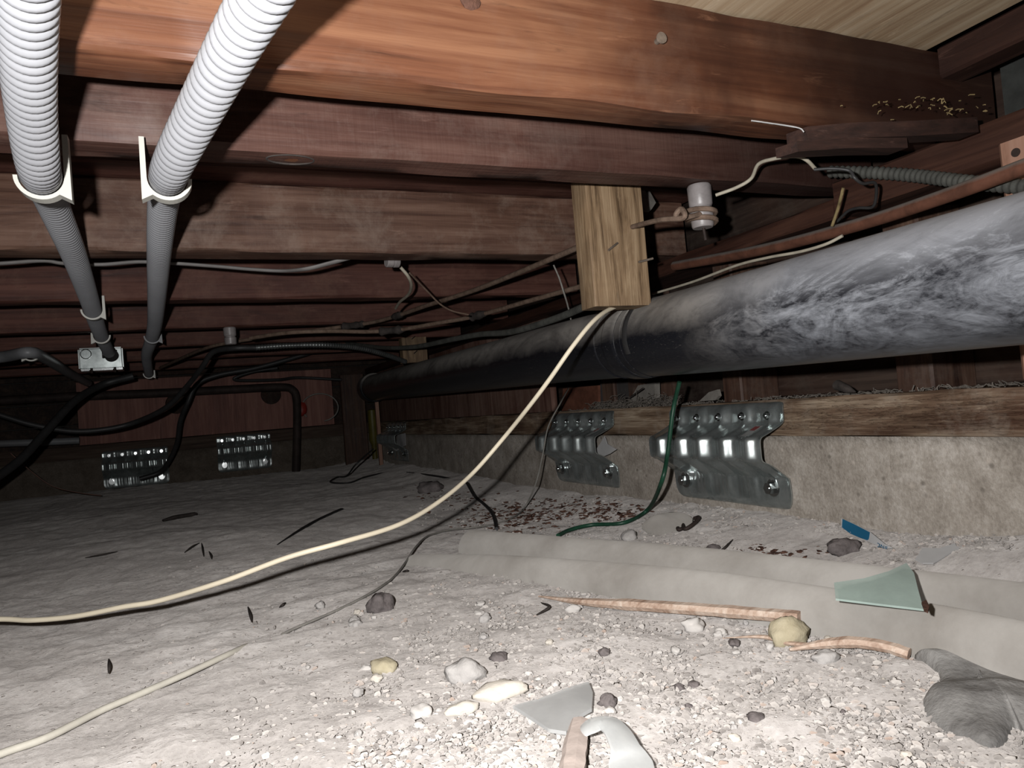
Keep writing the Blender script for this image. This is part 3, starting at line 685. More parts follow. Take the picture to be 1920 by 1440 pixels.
# ================================================================== wires and cables
def wire(name, pts, r, mat, label, cat='wire', seg=10, wob=0.0, group=None, flat=1.0):
    o = tube(name, pts, r, mat, None, seg, 10, flat, wob); rebase(o); return tag(o, label, cat, group)
# long cream wire from the pine block to the foreground
wire('electrical_wire', [onD(1178, 569, 1.0), onD(1150, 577, .965), onD(1115, 600, .915), (onD(1075, 648, .90)), onD(1030, 712, .905), onD(990, 765, .93), onD(945, 820, .97), onD(885, 888, .96), onD(820, 943, .90), onD(750, 983, .84), onD(640, 1017, .785), onD(540, 1045, .77), onD(420, 1090, .765), onD(300, 1126, .77), onD(230, 1138, .775), onD(140, 1156, .785), onD(60, 1163, .79), onD(0, 1161, .795), onD(-140, 1165, .80), onD(-300, 1190, .8)], .0028, M['cream'], 'long cream wire looping from the black pipe across the dirt floor', wob=.0006)
wire('electrical_wire', [G(478, 1206, -.006), G(450, 1217, .001), G(400, 1240, .004), G(350, 1263, .0045), G(270, 1298, .004), G(190, 1332, .004), G(90, 1382, .004), G(0, 1414, .004), G(-120, 1466, .004)], .0029, M['wire_white'], 'short cream wire coming out of the dirt in the open floor')
wire('electrical_wire', [onX(1274, 716, .66), onX(1262, 770, .66), onX(1252, 850, .64), onX(1240, 905, .62), G(1215, 955, .01), G(1170, 980, .006), G(1110, 984, .006), G(1070, 993, .005), G(1046, 1004, .004)], .0032, M['green'], 'green wire hanging from the black pipe down to the dirt')
wire('electrical_wire', [onX(1066, 728, .70), onX(1050, 757, .70), onX(1028, 800, .69), onX(1018, 850, .67), onX(1005, 905, .64), G(985, 950, .008), G(965, 968, .005), G(930, 982, .004), G(880, 990, .006), G(845, 993, .004), G(803, 1005, .005), G(780, 1025, .012), G(760, 1055, .006), G(735, 1085, .004), G(690, 1115, .003), G(630, 1145, .002), G(560, 1175, .002), G(528, 1190, .001)], .0015, M['grey_wire'], 'thin grey wire hanging past the wavy plate and trailing over the dirt')
wire('electrical_wire', [G(875, 905, .03), G(890, 930, .01), G(905, 943, .004), G(920, 958, .006), G(928, 975, .006), G(931, 992, .003)], .0035, M['black_cable'], 'short black wire curling beside the rubble end of the grey pipe')
wire('electrical_wire', [G(880, 907, .004), G(820, 893, .004), G(740, 885, .004), G(690, 893, .004), G(655, 905, .005), G(620, 904, .006), G(632, 895, .006), G(650, 892, .01), onD(668, 870, 2.6), onD(700, 842, 2.75)], .003, M['black_cable'], 'black wire snaking over the floor to the far corner plate', seg=8)
# knob and tube wires
kt1 = [onZ(1175, 425, .236), onZ(1098, 458, .236), onZ(980, 508, .236), onZ(890, 544, .236), onZ(800, 573, .236), onZ(745, 592, .236), onZ(690, 606, .236), onZ(600, 618, .236), onZ(520, 629, .236), onZ(440, 641, .236), onZ(380, 655, .232), onZ(300, 690, .225)]
k1 = empty('cloth_wire', tuple(kt1[4])); tag(k1, 'upper brown cloth-covered wire passing behind the pine block', 'wire')
P = catmull(kt1, 12); in_parent(mesh_obj('wire_core', *tube_geo(P, .0047, 10), M['cloth_wire']), k1)
def splice(path, px, z, par, L=.05, r=.0085, seed=1):
    c = onZ(px[0], px[1], z); i = int(np.argmin(np.linalg.norm(path-c, axis=1))); i = min(max(i, 1), len(path)-2)
    t = _n(path[i+1]-path[i-1]); q = [path[i]+t*s for s in np.linspace(-L/2, L/2, 9)]
    r_ = [.004]+[r*(.75+.5*rng.random()) for _ in range(7)]+[.004]; vs, fs = tube_geo(q, r_, 12); in_parent(mesh_obj('tape_splice', vs, fs, M['tape']), par)
splice(P, (745, 592), .236, k1, .05); splice(P, (665, 610), .236, k1, .07, .0095)
kt2 = [onZ(1180, 512, .20), onZ(1115, 530, .20), onZ(1000, 562, .20), onZ(890, 593, .20), onZ(820, 606, .20), onZ(750, 618, .2), onZ(690, 622, .202), onZ(620, 621, .206), onZ(540, 624, .21), onZ(470, 634, .212)]
k2 = empty('cloth_wire', tuple(kt2[4])); tag(k2, 'lower brown cloth-covered wire crossing above the small tan block', 'wire')
P = catmull(kt2, 12); in_parent(mesh_obj('wire_core', *tube_geo(P, .0047, 10), M['cloth_wire']), k2)
splice(P, (895, 592), .2, k2, .06, .008); splice(P, (735, 620), .2, k2, .07, .0095)
def armoured(name, pts, r, pitch, mat, label, amp=.0008):
    P, s = resample(catmull(pts, 20), pitch/4); rad = r+amp*np.sin(2*np.pi*s/pitch)
    o = mesh_obj(name, *tube_geo(P, rad, 14), mat, None, angle=180); rebase(o); return tag(o, label, 'cable')
armoured('armoured_cable', [onX(1200, 522, .60), onX(1115, 566, .61), onX(1040, 598, .62), onX(960, 622, .625), onX(900, 627, .625), onX(850, 636, .62), onX(780, 650, .61), onX(720, 652, .59), onX(660, 645, .56), onX(620, 642, .52)], .0058, .006, M['bx_dusty'], 'dusty black armoured cable lying just above the black pipe')
armoured('armoured_cable', [onY(760, 678, 2.27), onY(720, 664, 2.2), onY(670, 652, 2.15), onY(610, 647, 2.1), onY(540, 648, 2.1), onY(480, 652, 2.1)], .0072, .008, M['bx'], 'shiny ribbed armoured cable running toward the small tan block')
armoured('armoured_cable', [onX(1556, 322, .742), onX(1640, 324, .75), onX(1720, 330, .750), onX(1830, 343, .736), onX(1925, 350, .7285), onX(2050, 352, .726)], .0066, .0075, M['bx_dusty'], 'thick grey ribbed cable on the dark top plate above the copper pipe', .0011)
# black cables at the back
wire('black_cable', [onY(480, 652, 2.1), onY(440, 653, 2.1), onY(400, 660, 2.15), onY(378, 690, 2.2), onY(350, 725, 2.3), onY(310, 765, 2.4), onY(250, 793, 2.5), onY(190, 806, 2.5), onY(130, 808, 2.5), onY(60, 796, 2.5), onY(0, 778, 2.5), onY(-120, 740, 2.5)], .0075, M['black_cable'], 'black cable drooping in a wide curve before the far plywood', 'cable')
wire('black_cable', [onY(600, 655, 2.9), onY(560, 668, 2.9), onY(480, 690, 2.9), onY(410, 703, 2.9), onY(370, 720, 2.9), onY(352, 755, 2.9), onY(338, 790, 2.95), onY(332, 830, 3.0), onY(318, 862, 3.05), onY(300, 885, 3.1), onY(262, 898, 3.1)], .0085, M['black_cable'], 'black cable hanging down in front of the far plywood to the floor', 'cable')
wire('black_cable', [onY(250, 705, 2.6), onY(190, 722, 2.6), onY(140, 752, 2.5), onY(90, 805, 2.4), onY(40, 860, 2.3), onY(-20, 905, 2.2)], .011, M['black_cable'], 'thick black cable slanting down across the dark far corner', 'cable')
wire('black_cable', [onY(520, 690, 3.1), onY(470, 698, 3.1), onY(440, 712, 3.1), onY(520, 712, 3.15), onY(560, 708, 3.2), onY(640, 712, 3.2)], .006, M['black_cable'], 'thin black cable looped above the vent hole of the far plywood', 'cable')
o = wire('flexible_conduit', [onZ(-120, 682, .2), onZ(0, 670, .2), onZ(55, 661, .2), onZ(85, 672, .2), onZ(125, 697, .2), onZ(165, 718, .2)], .0125, M['conduit_dusty'], 'dim grey conduit bending down left of the junction box', 'conduit')
strap(onZ(58, 663, .2), -1, .01, M['strap'], 'small white clip under the dim grey conduit', .0125)
wire('copper_wire', [onY(20, 850, 2.9), onY(60, 885, 2.9), onY(100, 912, 2.9), onY(150, 924, 2.9), onY(190, 929, 2.9)], .002, M['copper'], 'fine copper wire curving over the dark floor by the far wall')
# grey flat cable along the third joist, knob
wire('flat_cable', [onY(-120, 500, 1.235), onY(0, 494, 1.235), onY(80, 489, 1.235), onY(120, 494, 1.235), onY(190, 496, 1.235), onY(260, 491, 1.235), onY(330, 494, 1.235), onY(412, 500, 1.235), onY(470, 505, 1.235), onY(530, 508, 1.22), onY(575, 504, 1.17), onY(620, 493, 1.16), onY(660, 482, 1.15)], .0058, M['grey_cable'], 'grey flat cable sagging behind the dusty brown joist', 'cable', 10, 0, None, .45)
def knob(c, axis, L, r, label, nm='porcelain_knob'):
    a = _n(np.array(axis)); root = empty(nm, tuple(c)); tag(root, label, 'insulator', 'porcelain knobs')
    def seg(s0, s1, r0, r1):
        return tube_geo([c+a*s0*L, c+a*(s0*.9+s1*.1)*L, c+a*(s0*.1+s1*.9)*L, c+a*s1*L], [r0*.9, r0, r1, r1*.9], 24)
    in_parent(mesh_obj('upper_half', *seg(0, .52, r, r*.96), M['porcelain'], None, angle=30), root)
    in_parent(mesh_obj('groove', *seg(.5, .6, r*.8, r*.8), M['porcelain'], None, angle=30), root)
    in_parent(mesh_obj('lower_half', *seg(.58, 1, r*.96, r*.9), M['porcelain'], None, angle=30), root)
    return root
kn = knob(onY(1310, 346, .712)+np.array([0, 0, -.001]), (.012, .0, -1), .052, .0145, 'large white porcelain knob with brown wire wound round it')
kc = onY(1310, 346, .712)
P = [kc+np.array([math.cos(a)*.0165, math.sin(a)*.0165, -.027-.0016*a]) for a in np.linspace(2.6, 2.6+3.3*math.pi, 40)]
in_parent(mesh_obj('wound_wire', *tube_geo(P, .0032, 8), M['cloth_wire']), kn)
P = catmull([kc+np.array([-.012, -.012, -.04]), onD(1275, 410, .86), onD(1268, 402, .86), onD(1278, 392, .855), onD(1282, 408, .85), onD(1240, 412, .88), onD(1205, 420, .93), onD(1170, 430, .98)], 8)
in_parent(mesh_obj('lead_wire', *tube_geo(P, .0032, 8), M['cloth_wire']), kn)
vs, fs = tube_geo([kc+np.array([.001, 0, -.05]), kc+np.array([.003, 0, -.068])], [.0016, .0022], 10); in_parent(mesh_obj('nail', vs, fs, M['iron']), kn)
knob(onY(724, 490, 1.155), (1, .15, -.04), .022, .0095, 'small grey porcelain knob under the edge of the dusty brown joist')
knob(onY(430, 614, 1.92), (0.02, 0, -1), .042, .015, 'porcelain knob on a far joist, cloth wire tied to it')
wire('electrical_wire', [onD(1342, 366, .86), onD(1380, 352, .85), onD(1408, 335, .84), onD(1422, 308, .82), onD(1450, 298, .80), onD(1490, 293, .78), onD(1512, 300, .78), onD(1530, 318, .79)], .002, M['cream_dusty'], 'pale yellow wire arching from the large porcelain knob to the ribbed cable')
wire('electrical_wire', [onD(1526, 318, .78), onD(1560, 316, .775), onD(1592, 320, .77), onD(1603, 334, .765), onD(1618, 344, .77), onD(1640, 343, .78), onD(1643, 365, .80), onD(1636, 388, .82), onD(1610, 390, .84), onD(1590, 396, .86), onD(1570, 415, .88)], .0017, M['black_cable'], 'thin black wire kinked below the thick grey ribbed cable')
wire('wood_sliver', [onD(1581, 352, .84), onD(1572, 388, .85), onD(1560, 424, .86)], .0019, M['straw'], 'pale wood sliver hanging behind the copper pipe', 'sliver', 6)
wire('electrical_wire', [onD(750, 500, 1.25), onD(765, 518, 1.26), onD(771, 535, 1.3), onD(766, 552, 1.38), onD(750, 566, 1.48), onD(742, 578, 1.55)], .0028, M['cream_dusty'], 'short curved wire dropping from the small grey porcelain knob')
wire('electrical_wire', [onD(768, 512, 1.26), onD(800, 545, 1.32), onD(825, 570, 1.36), onD(848, 583, 1.38), onD(878, 590, 1.4)], .0016, M['cloth_wire'], 'thin brown wire slanting down to the lower taped cloth wire')
wire('twine', [onD(1038, 497, 1.3), onD(1048, 520, 1.3), onD(1056, 545, 1.3), onD(1065, 575, 1.32), onD(1071, 602, 1.34)], .0016, M['grey_wire'], 'thin pale twine hanging behind the brown cloth wires', 'twine', 6)
wire('electrical_wire', [onX(1224, 551, .70), onX(1300, 528, .695), onX(1380, 498, .69), onX(1440, 483, .69), onX(1500, 472, .69), onX(1548, 458, .69), onX(1580, 442, .695)], .0019, M['cream_dusty'], 'pale wire lying between the copper pipe and the black pipe')

# ---------------------------------------------------------------- pipes at the back
ip = wire('iron_pipe', [onY(-80, 756, 3.25), onY(60, 748, 3.25), onY(150, 743, 3.25), onY(300, 737, 3.25), onY(440, 730, 3.25), onY(525, 726, 3.25), onY(548, 731, 3.25), onY(556, 750, 3.25), onY(557, 800, 3.25), onY(556, 850, 3.25), onY(555, 884, 3.25)], .017, M['iron'], 'dark iron pipe along the far plywood with an elbow dropping to the ground', 'pipe', 16)
wire('white_pipe', [onY(-80, 836, 3.28), onY(0, 832, 3.28), onY(80, 829, 3.28), onY(149, 826, 3.28)], .013, M['conduit_dusty'], 'pale grey plastic pipe low in the dark far corner', 'pipe', 16)
o = timber('corner_board', (onY(642, 780, YB-.06)[0], YB-.07, ground(.62, YB-.06)-.01), (onY(686, 780, YB-.06)[0], YB-.045, .2), 'z', M['stud'], None, .003, .001, .03, 3.9); tag(rebase(o), 'brown board standing in the far corner beside the yellow post', 'board')
o = timber('corner_stick', (onX(690, 780, XW-.03)[0]-.012, 3.02, ground(.72, 3.0)-.01), (onX(690, 780, XW-.03)[0]+.002, 3.04, .12), 'z', M['pink_block'], None, .001, .001, .03, 2.9); tag(rebase(o), 'thin pale stick standing next to the yellow post', 'stick')
yp = onD(699, 800, 3.25); zb = onD(699, 826, 3.25)[2]; o = mesh_obj('yellow_post', *tube_geo([(yp[0], yp[1], ground(yp[0], yp[1])-.01), (yp[0], yp[1], zb-.02), (yp[0], yp[1], zb), (yp[0], yp[1], .035), (yp[0], yp[1], .04)], [.012, .012, .020, .019, .012], 20), M['yellow']); tag(rebase(o), 'dull yellow post in the far corner under the black pipe end', 'post')
wire('wire_coil', [onD(600+34*math.cos(a), 764+26*math.sin(a), 3.2+.02*a/6) for a in np.linspace(2.4, 7.6, 22)], .003, M['grey_wire'], 'loose ring of pale wire hanging in the dark far corner', 'wire', 8)
o = mesh_obj('valve_handle', *rock_geo(onD(566, 768, 3.2), (.022, .012, .03), 4, .25, 2), M['red']); tag(rebase(o), 'small red valve handle on the far iron pipe', 'handle')

# ================================================================== rubble on the ground
def buried(name, pts, r, mat, label, hollow=True):
    root = empty(name, tuple(pts[len(pts)//2])); tag(root, label, 'pipe')
    P = catmull(pts, 10); o = mesh_obj('pipe_body', *tube_geo(P, r, 36, False), mat); in_parent(o, root)
    t = _n(P[1]-P[0]); vs, fs = tube_geo([P[0]+t*.12, P[0], P[0]-t*.0005, P[0]+t*.0], [r*.82, r*.82, r*.9, r], 36, False); in_parent(mesh_obj('open_end', vs, fs, mat), root)
    return root
def mid(px, py, r, sink=.4):
    p = G(px, py, r*.5); return np.array([p[0], p[1], ground(p[0], p[1])+r*(1-2*sink)+r*.0])
PB = [mid(770, 1035, .026), mid(960, 1054, .026), mid(1100, 1074, .026), mid(1300, 1106, .026), mid(1500, 1140, .026), mid(1700, 1180, .026), mid(1850, 1215, .026), mid(2050, 1262, .026)]
PA = [mid(884, 1012, .027), mid(1080, 1036, .027), mid(1300, 1064, .028), mid(1560, 1100, .028), mid(1760, 1128, .028), mid(1950, 1158, .03), mid(2200, 1190, .03)]
def straight(P, z0):
    P = np.array(P); s = np.linspace(0, 1, len(P)); out = []
    cx = np.polyfit(s, P[:, 0], 2); cy = np.polyfit(s, P[:, 1], 2)
    for k in s: out.append((np.polyval(cx, k), np.polyval(cy, k), z0))
    return [np.array(p) for p in out]
PB = straight(PB, -.209); PA = straight(PA, -.205)
for i, k in enumerate((.022, .010, .004)): PB[i][2] -= k
for i, k in enumerate((.006, .003)): PA[i][2] -= k
buried('buried_pipe', PB, .026, M['clay'], 'dusty grey pipe half buried in gravel, nearer the wood splinter')
buried('buried_pipe', PA, .028, M['clay'], 'dusty grey pipe half buried closer to the concrete wall, open end showing')

def rock(name, px, py, w, h, mat, label, seed, rough=.35, depth=1.0, group=None, sink=.25, rot=None):
    """w, h: apparent size in the photograph"""
    p = G(px, py+h*.30); D = R.T@p; s = D[2]/F; rx = w*s/2; rz = h*s/2
    yaw = -math.atan2(_ex[2], _ex[0])*0+.41 if rot is None else rot
    c = np.array([p[0], p[1], ground(p[0], p[1])+rz*(1-2*sink)]); vs, fs = rock_geo(c, (rx, rx*depth, rz), seed, rough, 3, rot=-yaw)
    o = mesh_obj(name, vs, fs, mat, None, angle=180); rebase(o); return tag(o, label, 'stone', group)
rock('stone', 712, 1131, 48, 42, M['stone_dark'], 'dark purplish-grey stone alone on the open dirt', 2.0, .4)
rock('stone', 720, 1249, 46, 30, M['stone_yellow'], 'small bright yellow stone on the open dirt', 3.1, .4)
rock('stone', 873, 1259, 74, 50, M['stone_grey'], 'rounded grey stone half sunk in the gravel', 5.2, .3, .8)
rock('stone', 935, 1231, 32, 20, M['stone_dark'], 'small dark grey stone near the rounded grey one', 6.1, .35)
rock('stone', 1478, 1186, 76, 62, M['stone_yellow'], 'pale yellow stone lump leaning on the end of the wood splinter', 7.7, .3, .8)
rock('stone', 1748, 1201, 76, 54, M['stone_cream'], 'smooth oval cream stone on top of the grey pipe', 8.3, .12, .7, None, -.35)
rock('stone', 1302, 1078, 58, 22, M['stone_cream'], 'flat tan pebble wedged between the two grey pipes', 9.9, .2, .5, None, -.6)
rock('stone', 1375, 1072, 17, 17, M['stone_white'], 'tiny white pebble lying on the grey pipe by the wall', 11.1, .3, 1, None, -1.2)
rock('stone', 1582, 1028, 60, 34, M['stone_dark'], 'dark brown clod below the blue and white card', 12.4, .5, .7)
rock('stone', 1338, 1028, 30, 16, M['stone_dark'], 'small square dark brown chip behind the grey pipe', 13.2, .3, .7)
rock('stone', 1180, 1005, 30, 26, M['stone_grey'], 'pale rounded stone between green wire and grey pipe', 14.6, .25)
rock('stone', 1258, 976, 96, 50, M['clay'], 'broad flat grey stone at the foot of the concrete wall', 15.3, .3, .7, None, .42)
rock('stone', 1300, 1172, 44, 30, M['stone_white'], 'white angular chip under the wood splinter', 16.8, .45, .7)
rock('stone', 1548, 1232, 56, 30, M['stone_grey'], 'grey stone chip below the curved brown splinter', 17.7, .35, .7)
rock('stone', 1140, 1315, 34, 28, M['stone_dark'], 'small brown-grey stone right of the grey glass shard', 18.2, .4)
rock('stone', 1418, 1345, 34, 18, M['stone_dark'], 'dark flat pebble in the white gravel', 19.4, .3)
rock('stone', 808, 914, 46, 26, M['stone_dark'], 'dark round stone beside the snaking black wire', 20.1, .4)
rock('stone', 790, 1335, 44, 30, M['stone_white'], 'pale pinkish stone in the gravel left of the cream mortar piece', 21.4, .3)
rock('stone', 1075, 1062+80, 30, 18, M['stone_white'], 'thin white chip on gravel below the splinter tip', 22.2, .3, .5)
for (px, py, w, h, sd) in [(940, 1298, 110, 34, 1.4), (868, 1330, 66, 24, 2.7)]:
    rock('mortar_chunk', px, py, w, h, M['mortar'], 'long cream mortar chunk beside the rounded grey stone' if w > 80 else 'small cream mortar chunk below the longer one', sd, .25, .45, None, .15, .1)
rr = random.Random(11)
for i in range(70):                                          # loose pebbles, each its own thing
    px = rr.uniform(560, 1720); py = rr.uniform(1130, 1425)
    if px > 1700-(py-1180)*.2 and py < 1240: continue
    mt = rr.choice([M['stone_white'], M['stone_white'], M['stone_grey'], M['stone_grey'], M['stone_white'], M['mortar'], M['stone_dark']] if i % 3 else [M['stone_white'], M['stone_grey']])
    kd = {'white_stone': 'white', 'grey_stone': 'grey', 'mortar_chunk': 'tan', 'dark_stone': 'dark'}[mt.name]
    w = rr.uniform(10, 24); rock('pebble', px, py, w, w*rr.uniform(.5, .8), mt, 'small loose %s pebble lying on the gravelly dirt' % kd, rr.uniform(0, 50), .4, rr.uniform(.6, 1), 'loose %s pebbles' % kd, .2, rr.uniform(0, 3))

def splinter(name, pts, r, mat, label, flat=.5, tips=(.15, 1.0)):
    P = catmull(pts, 10); n = len(P); r_ = [r*(tips[0]+(tips[1]-tips[0])*min(1, i/(n*.35)))*(1+.12*noise.noise(Vector((i*.3, 3, 1)))) for i in range(n)]
    vs, fs = tube_geo(P, r_, 7, True, flat); o = mesh_obj(name, vs, fs, mat, None, True, 25); rebase(o); return tag(o, label, 'splinter')
splinter('wood_splinter', [G(1010, 1118, .004), G(1090, 1128, .006), G(1200, 1135, .009), G(1320, 1143, .012), G(1420, 1151, .014), G(1500, 1158, .015)], .0075, M['splinter'], 'long pale wood splinter lying against the grey pipe', .75)
splinter('wood_splinter', [G(1480, 1218, .004), G(1540, 1208, .006), G(1600, 1204, .009), G(1660, 1212, .008), G(1705, 1226, .005)], .0055, M['splinter'], 'curved reddish-brown splinter pointing at the cream stone', .8, (.3, 1))
splinter('wood_splinter', [G(1360, 1196, .003), G(1430, 1194, .004), G(1480, 1206, .004), G(1560, 1212, .004)], .003, M['splinter'], 'thin broken splinter below the yellow stone lump', .6)
splinter('wood_stick', [G(1087, 1352, .006), G(1080, 1395, .007), G(1074, 1440, .007), G(1068, 1480, .007)], .008, M['pale_stick'], 'pale pink wooden stick beside the bent clear plastic strip', .5, (.8, 1))
splinter('metal_strip', [G(520, 1021, .002), G(560, 995, .003), G(595, 975, .004), G(620, 963, .006), G(640, 954, .007)], .0058, M['black_cable'], 'flat black strip lying on the dark dirt', .3, (.25, 1))
splinter('wood_stick', [G(306, 976, .003), G(330, 970, .005), G(366, 964, .004)], .011, M['twig'], 'short black charred stick on the dark dirt', .5, (.6, 1))
for i, (a, b, c_) in enumerate([((465, 1138), (469, 1152), (472, 1166)), ((524, 1139), (530, 1134), (535, 1130)), ((346, 1036), (360, 1025), (374, 1018)), ((378, 1018), (380, 1030), (382, 1043)), ((204, 1236), (205, 1248), (204, 1262)), ((392, 1034), (395, 1040), (397, 1048)), ((1345, 1038), (1360, 1026), (1374, 1012)), ((755, 1072), (762, 1070), (766, 1070)), ((1014, 1130), (1030, 1138), (1006, 1153)), ((160, 1046), (190, 1040), (220, 1034))]):
    o = tube('twig', [G(*a, .002), G(*b, .006), G(*c_, .004)], [.0008]*3, M['twig'], None, 6, 0); P = catmull([G(*a, .002), G(*b, .006), G(*c_, .003)], 5)
    vs, fs = tube_geo(P, [.0005+.0011*math.sin(math.pi*(k+.5)/len(P)) for k in range(len(P))], 6)
    bpy.data.objects.remove(o); o = mesh_obj('twig', vs, fs, M['twig']); tag(rebase(o), 'short thin dark twig on the dirt floor', 'twig', 'dark twigs')
wire('metal_curl', [G(1282, 990, .004), G(1272, 993, .004), G(1272, 984, .006), G(1280, 984, .006), G(1284, 992, .004), G(1296, 986, .006), G(1306, 977, .008), G(1310, 970, .01), G(1302, 972, .008)], .003, M['iron'], 'curled rusty metal strip on the broad flat stone', 'scrap', 8)

# shards, cards, plastic
def pxslab(name, px, thick, mat, label, cat, lift=.004, tilt=0.0, warp=0.0, seed=0.0, lifts=None):
    pts = [G(x, y, (lifts[i] if lifts else lift)) for i, (x, y) in enumerate(px)]
    P = np.array(pts); c = P.mean(0); u, s, vh = np.linalg.svd(P-c); nn = vh[2]
    P = P-np.outer((P-c)@nn, nn)                            # keep the sheet flat before it is warped
    o = slab(name, list(P), thick, mat, up=(0, 0, 1), warp=warp, seed=seed); rebase(o); return tag(o, label, cat)
gl = [onZ(x, y, z) for x, y, z in ((1564, 1096, -.1715), (1620, 1088, -.1695), (1668, 1074, -.167), (1700, 1059, -.1645), (1714, 1078, -.168), (1722, 1110, -.174), (1732, 1146, -.1805), (1640, 1135, -.1785), (1567, 1126, -.177))]
o = slab('glass_shard', gl, .0018, M['glass'], up=(0, 0, 1)); tag(rebase(o), 'pale green broken glass shard lying across the two grey pipes', 'shard')
o = pxslab('leaf', [(1728, 1133), (1737, 1128), (1743, 1140), (1740, 1150), (1733, 1147)], .0015, M['bark'], 'small brown curled leaf at the corner of the green glass', 'leaf', .05)
o = pxslab('glass_shard', [(962, 1328), (1010, 1318), (1060, 1302), (1104, 1288), (1112, 1310), (1110, 1340), (1085, 1352), (1062, 1378), (1030, 1372), (1000, 1352)], .0025, M['film_grey'], 'dusty grey glass shard sunk in the gravel', 'shard', .004, 0, .003, 2)
def card(root_label):
    Pq = [onX(x, y, XW-.055+d) for x, y, d in ((1578, 972, .02), (1600, 981, .02), (1632, 997, .012), (1660, 1020, 0), (1676, 1028, 0), (1662, 1029, 0), (1630, 1016, .01), (1579, 990, .02))]
    root = empty('printed_card', tuple(np.mean(Pq, 0))); tag(root, root_label, 'card')
    b = slab('card_sheet', Pq, .0008, M['paper'], up=(-1, 0, .5)); in_parent(b, root)
    Pb = [onX(x, y, XW-.0568+d) for x, y, d in ((1580, 973, .02), (1600, 982, .02), (1631, 998, .012), (1629, 1014, .012), (1612, 1008, .014), (1594, 1000, .018), (1579, 989, .02))]
    s_ = slab('blue_print', Pb, .0004, M['blue'], up=(-1, 0, .5)); in_parent(s_, root)
    for k, strokes in enumerate([[(1645, 1019), (1649, 1021), (1648, 1026), (1645, 1026)], [(1651, 1028), (1652, 1022), (1656, 1029), (1657, 1024)], [(1660, 1026), (1663, 1026), (1662, 1030), (1659, 1029), (1660, 1026)]]):
        q = [onX(x, y-1, XW-.0575) for x, y in strokes]; vs, fs = tube_geo(q, .0004, 5); in_parent(mesh_obj('printed_letter', vs, fs, M['blue']), root)
card('torn blue and white printed card at the foot of the wall')
pxslab('paper_scrap', [(1716, 1050), (1730, 1030), (1762, 1022), (1790, 1008), (1797, 1018), (1808, 1034), (1790, 1044), (1750, 1056), (1730, 1055)], .0012, M['paper'], 'pale torn paper scrap at the foot of the concrete wall', 'paper', .01, 0, .006, 4)
pxslab('paper_scrap', [(1858, 1066), (1870, 1056), (1876, 1064), (1870, 1074)], .001, M['paper'], 'tiny white paper flake near the wall by the grey pipe', 'paper', .004)
# bent clear plastic strip
def ribbon(name, pts, widths, thick, mat, label, cat):
    P = catmull(pts, 10); n = len(P); W = np.interp(np.linspace(0, 1, n), np.linspace(0, 1, len(widths)), widths)
    T = np.gradient(P, axis=0); T /= np.linalg.norm(T, axis=1)[:, None]; S = np.cross(T, [0, 0, 1.0]); S /= np.linalg.norm(S, axis=1)[:, None]; U = np.cross(S, T)
    vs = []; K = 9
    for i in range(n):
        for j in range(K):
            a = (j/(K-1)-.5)*2; vs.append(P[i]+S[i]*W[i]*a+U[i]*W[i]*.16*(1-a*a))
    m = len(vs); vs += [v-np.array([0, 0, thick]) for v in vs]; fs = []
    for i in range(n-1):
        for j in range(K-1):
            a = i*K+j; fs.append((a, a+1, a+K+1, a+K)); fs.append((m+a, m+a+K, m+a+K+1, m+a+1))
    for i in range(n-1):
        for e in (0, K-1): a = i*K+e; fs.append((a, a+K, m+a+K, m+a))
    for i in (0, n-1):
        for j in range(K-1): a = i*K+j; fs.append((a, m+a, m+a+1, a+1))
    o = mesh_obj(name, vs, fs, mat, None, angle=50); rebase(o); return tag(o, label, cat)
ribbon('plastic_strip', [G(1084, 1376, .008), G(1105, 1362, .012), G(1132, 1352, .014), G(1155, 1368, .014), G(1172, 1400, .012), G(1182, 1430, .008), G(1190, 1470, .006)], [.006, .008, .008, .008, .009, .013, .013], .0012, M['film'], 'bent glossy clear plastic strip on the gravel', 'plastic')
# dusty black plastic lump at the right foreground
def lump(name, outline, height, mat, label, seed):
    P = np.array([G(x, y) for x, y in outline]); c = P.mean(0); K = 96; ring = catmull(np.vstack([P, P[:1]]), 12)[:-1]; idx = np.linspace(0, len(ring)-1, K).astype(int); ring = ring[idx]
    vs = []; NR = 26
    for i in range(NR):
        r = (i+1)/NR
        for j in range(K):
            p = c+(ring[j]-c)*r; q = Vector((p[0]*17, p[1]*17, seed)); q2 = Vector((p[0]*45, p[1]*45, seed+3))
            fold = (1-abs(noise.noise(q))*1.8)*.6+.18*noise.noise(q2); h = height*(1-r**6)*(.35+fold)
            if i == NR-1: h = -.006
            vs.append((p[0], p[1], ground(p[0], p[1])+h))
    vs.append((c[0], c[1], ground(c[0], c[1])+height*.7)); fs = [(len(vs)-1, j, (j+1) % K) for j in range(K)]
    for i in range(NR-1):
        for j in range(K): k = (j+1) % K; fs.append((i*K+j, (i+1)*K+j, (i+1)*K+k, i*K+k))
    o = mesh_obj(name, vs, fs, mat, None, angle=180); rebase(o); return tag(o, label, 'plastic sheet')
lump('crumpled_sheet', [(1712, 1233), (1750, 1226), (1792, 1212), (1835, 1200), (1858, 1184), (1874, 1190), (1884, 1212), (1920, 1218), (1995, 1240), (2005, 1340), (1940, 1388), (1908, 1366), (1882, 1402), (1852, 1410), (1815, 1394), (1780, 1380), (1738, 1352), (1728, 1318), (1752, 1298), (1758, 1268)], .014, M['rag'], 'crumpled dusty black plastic sheet on the white gravel', 4.4)
rock('stone', 1912, 1172, 90, 56, M['stone_white'], 'white chunk behind the crumpled black plastic sheet', 31.0, .3, .8)

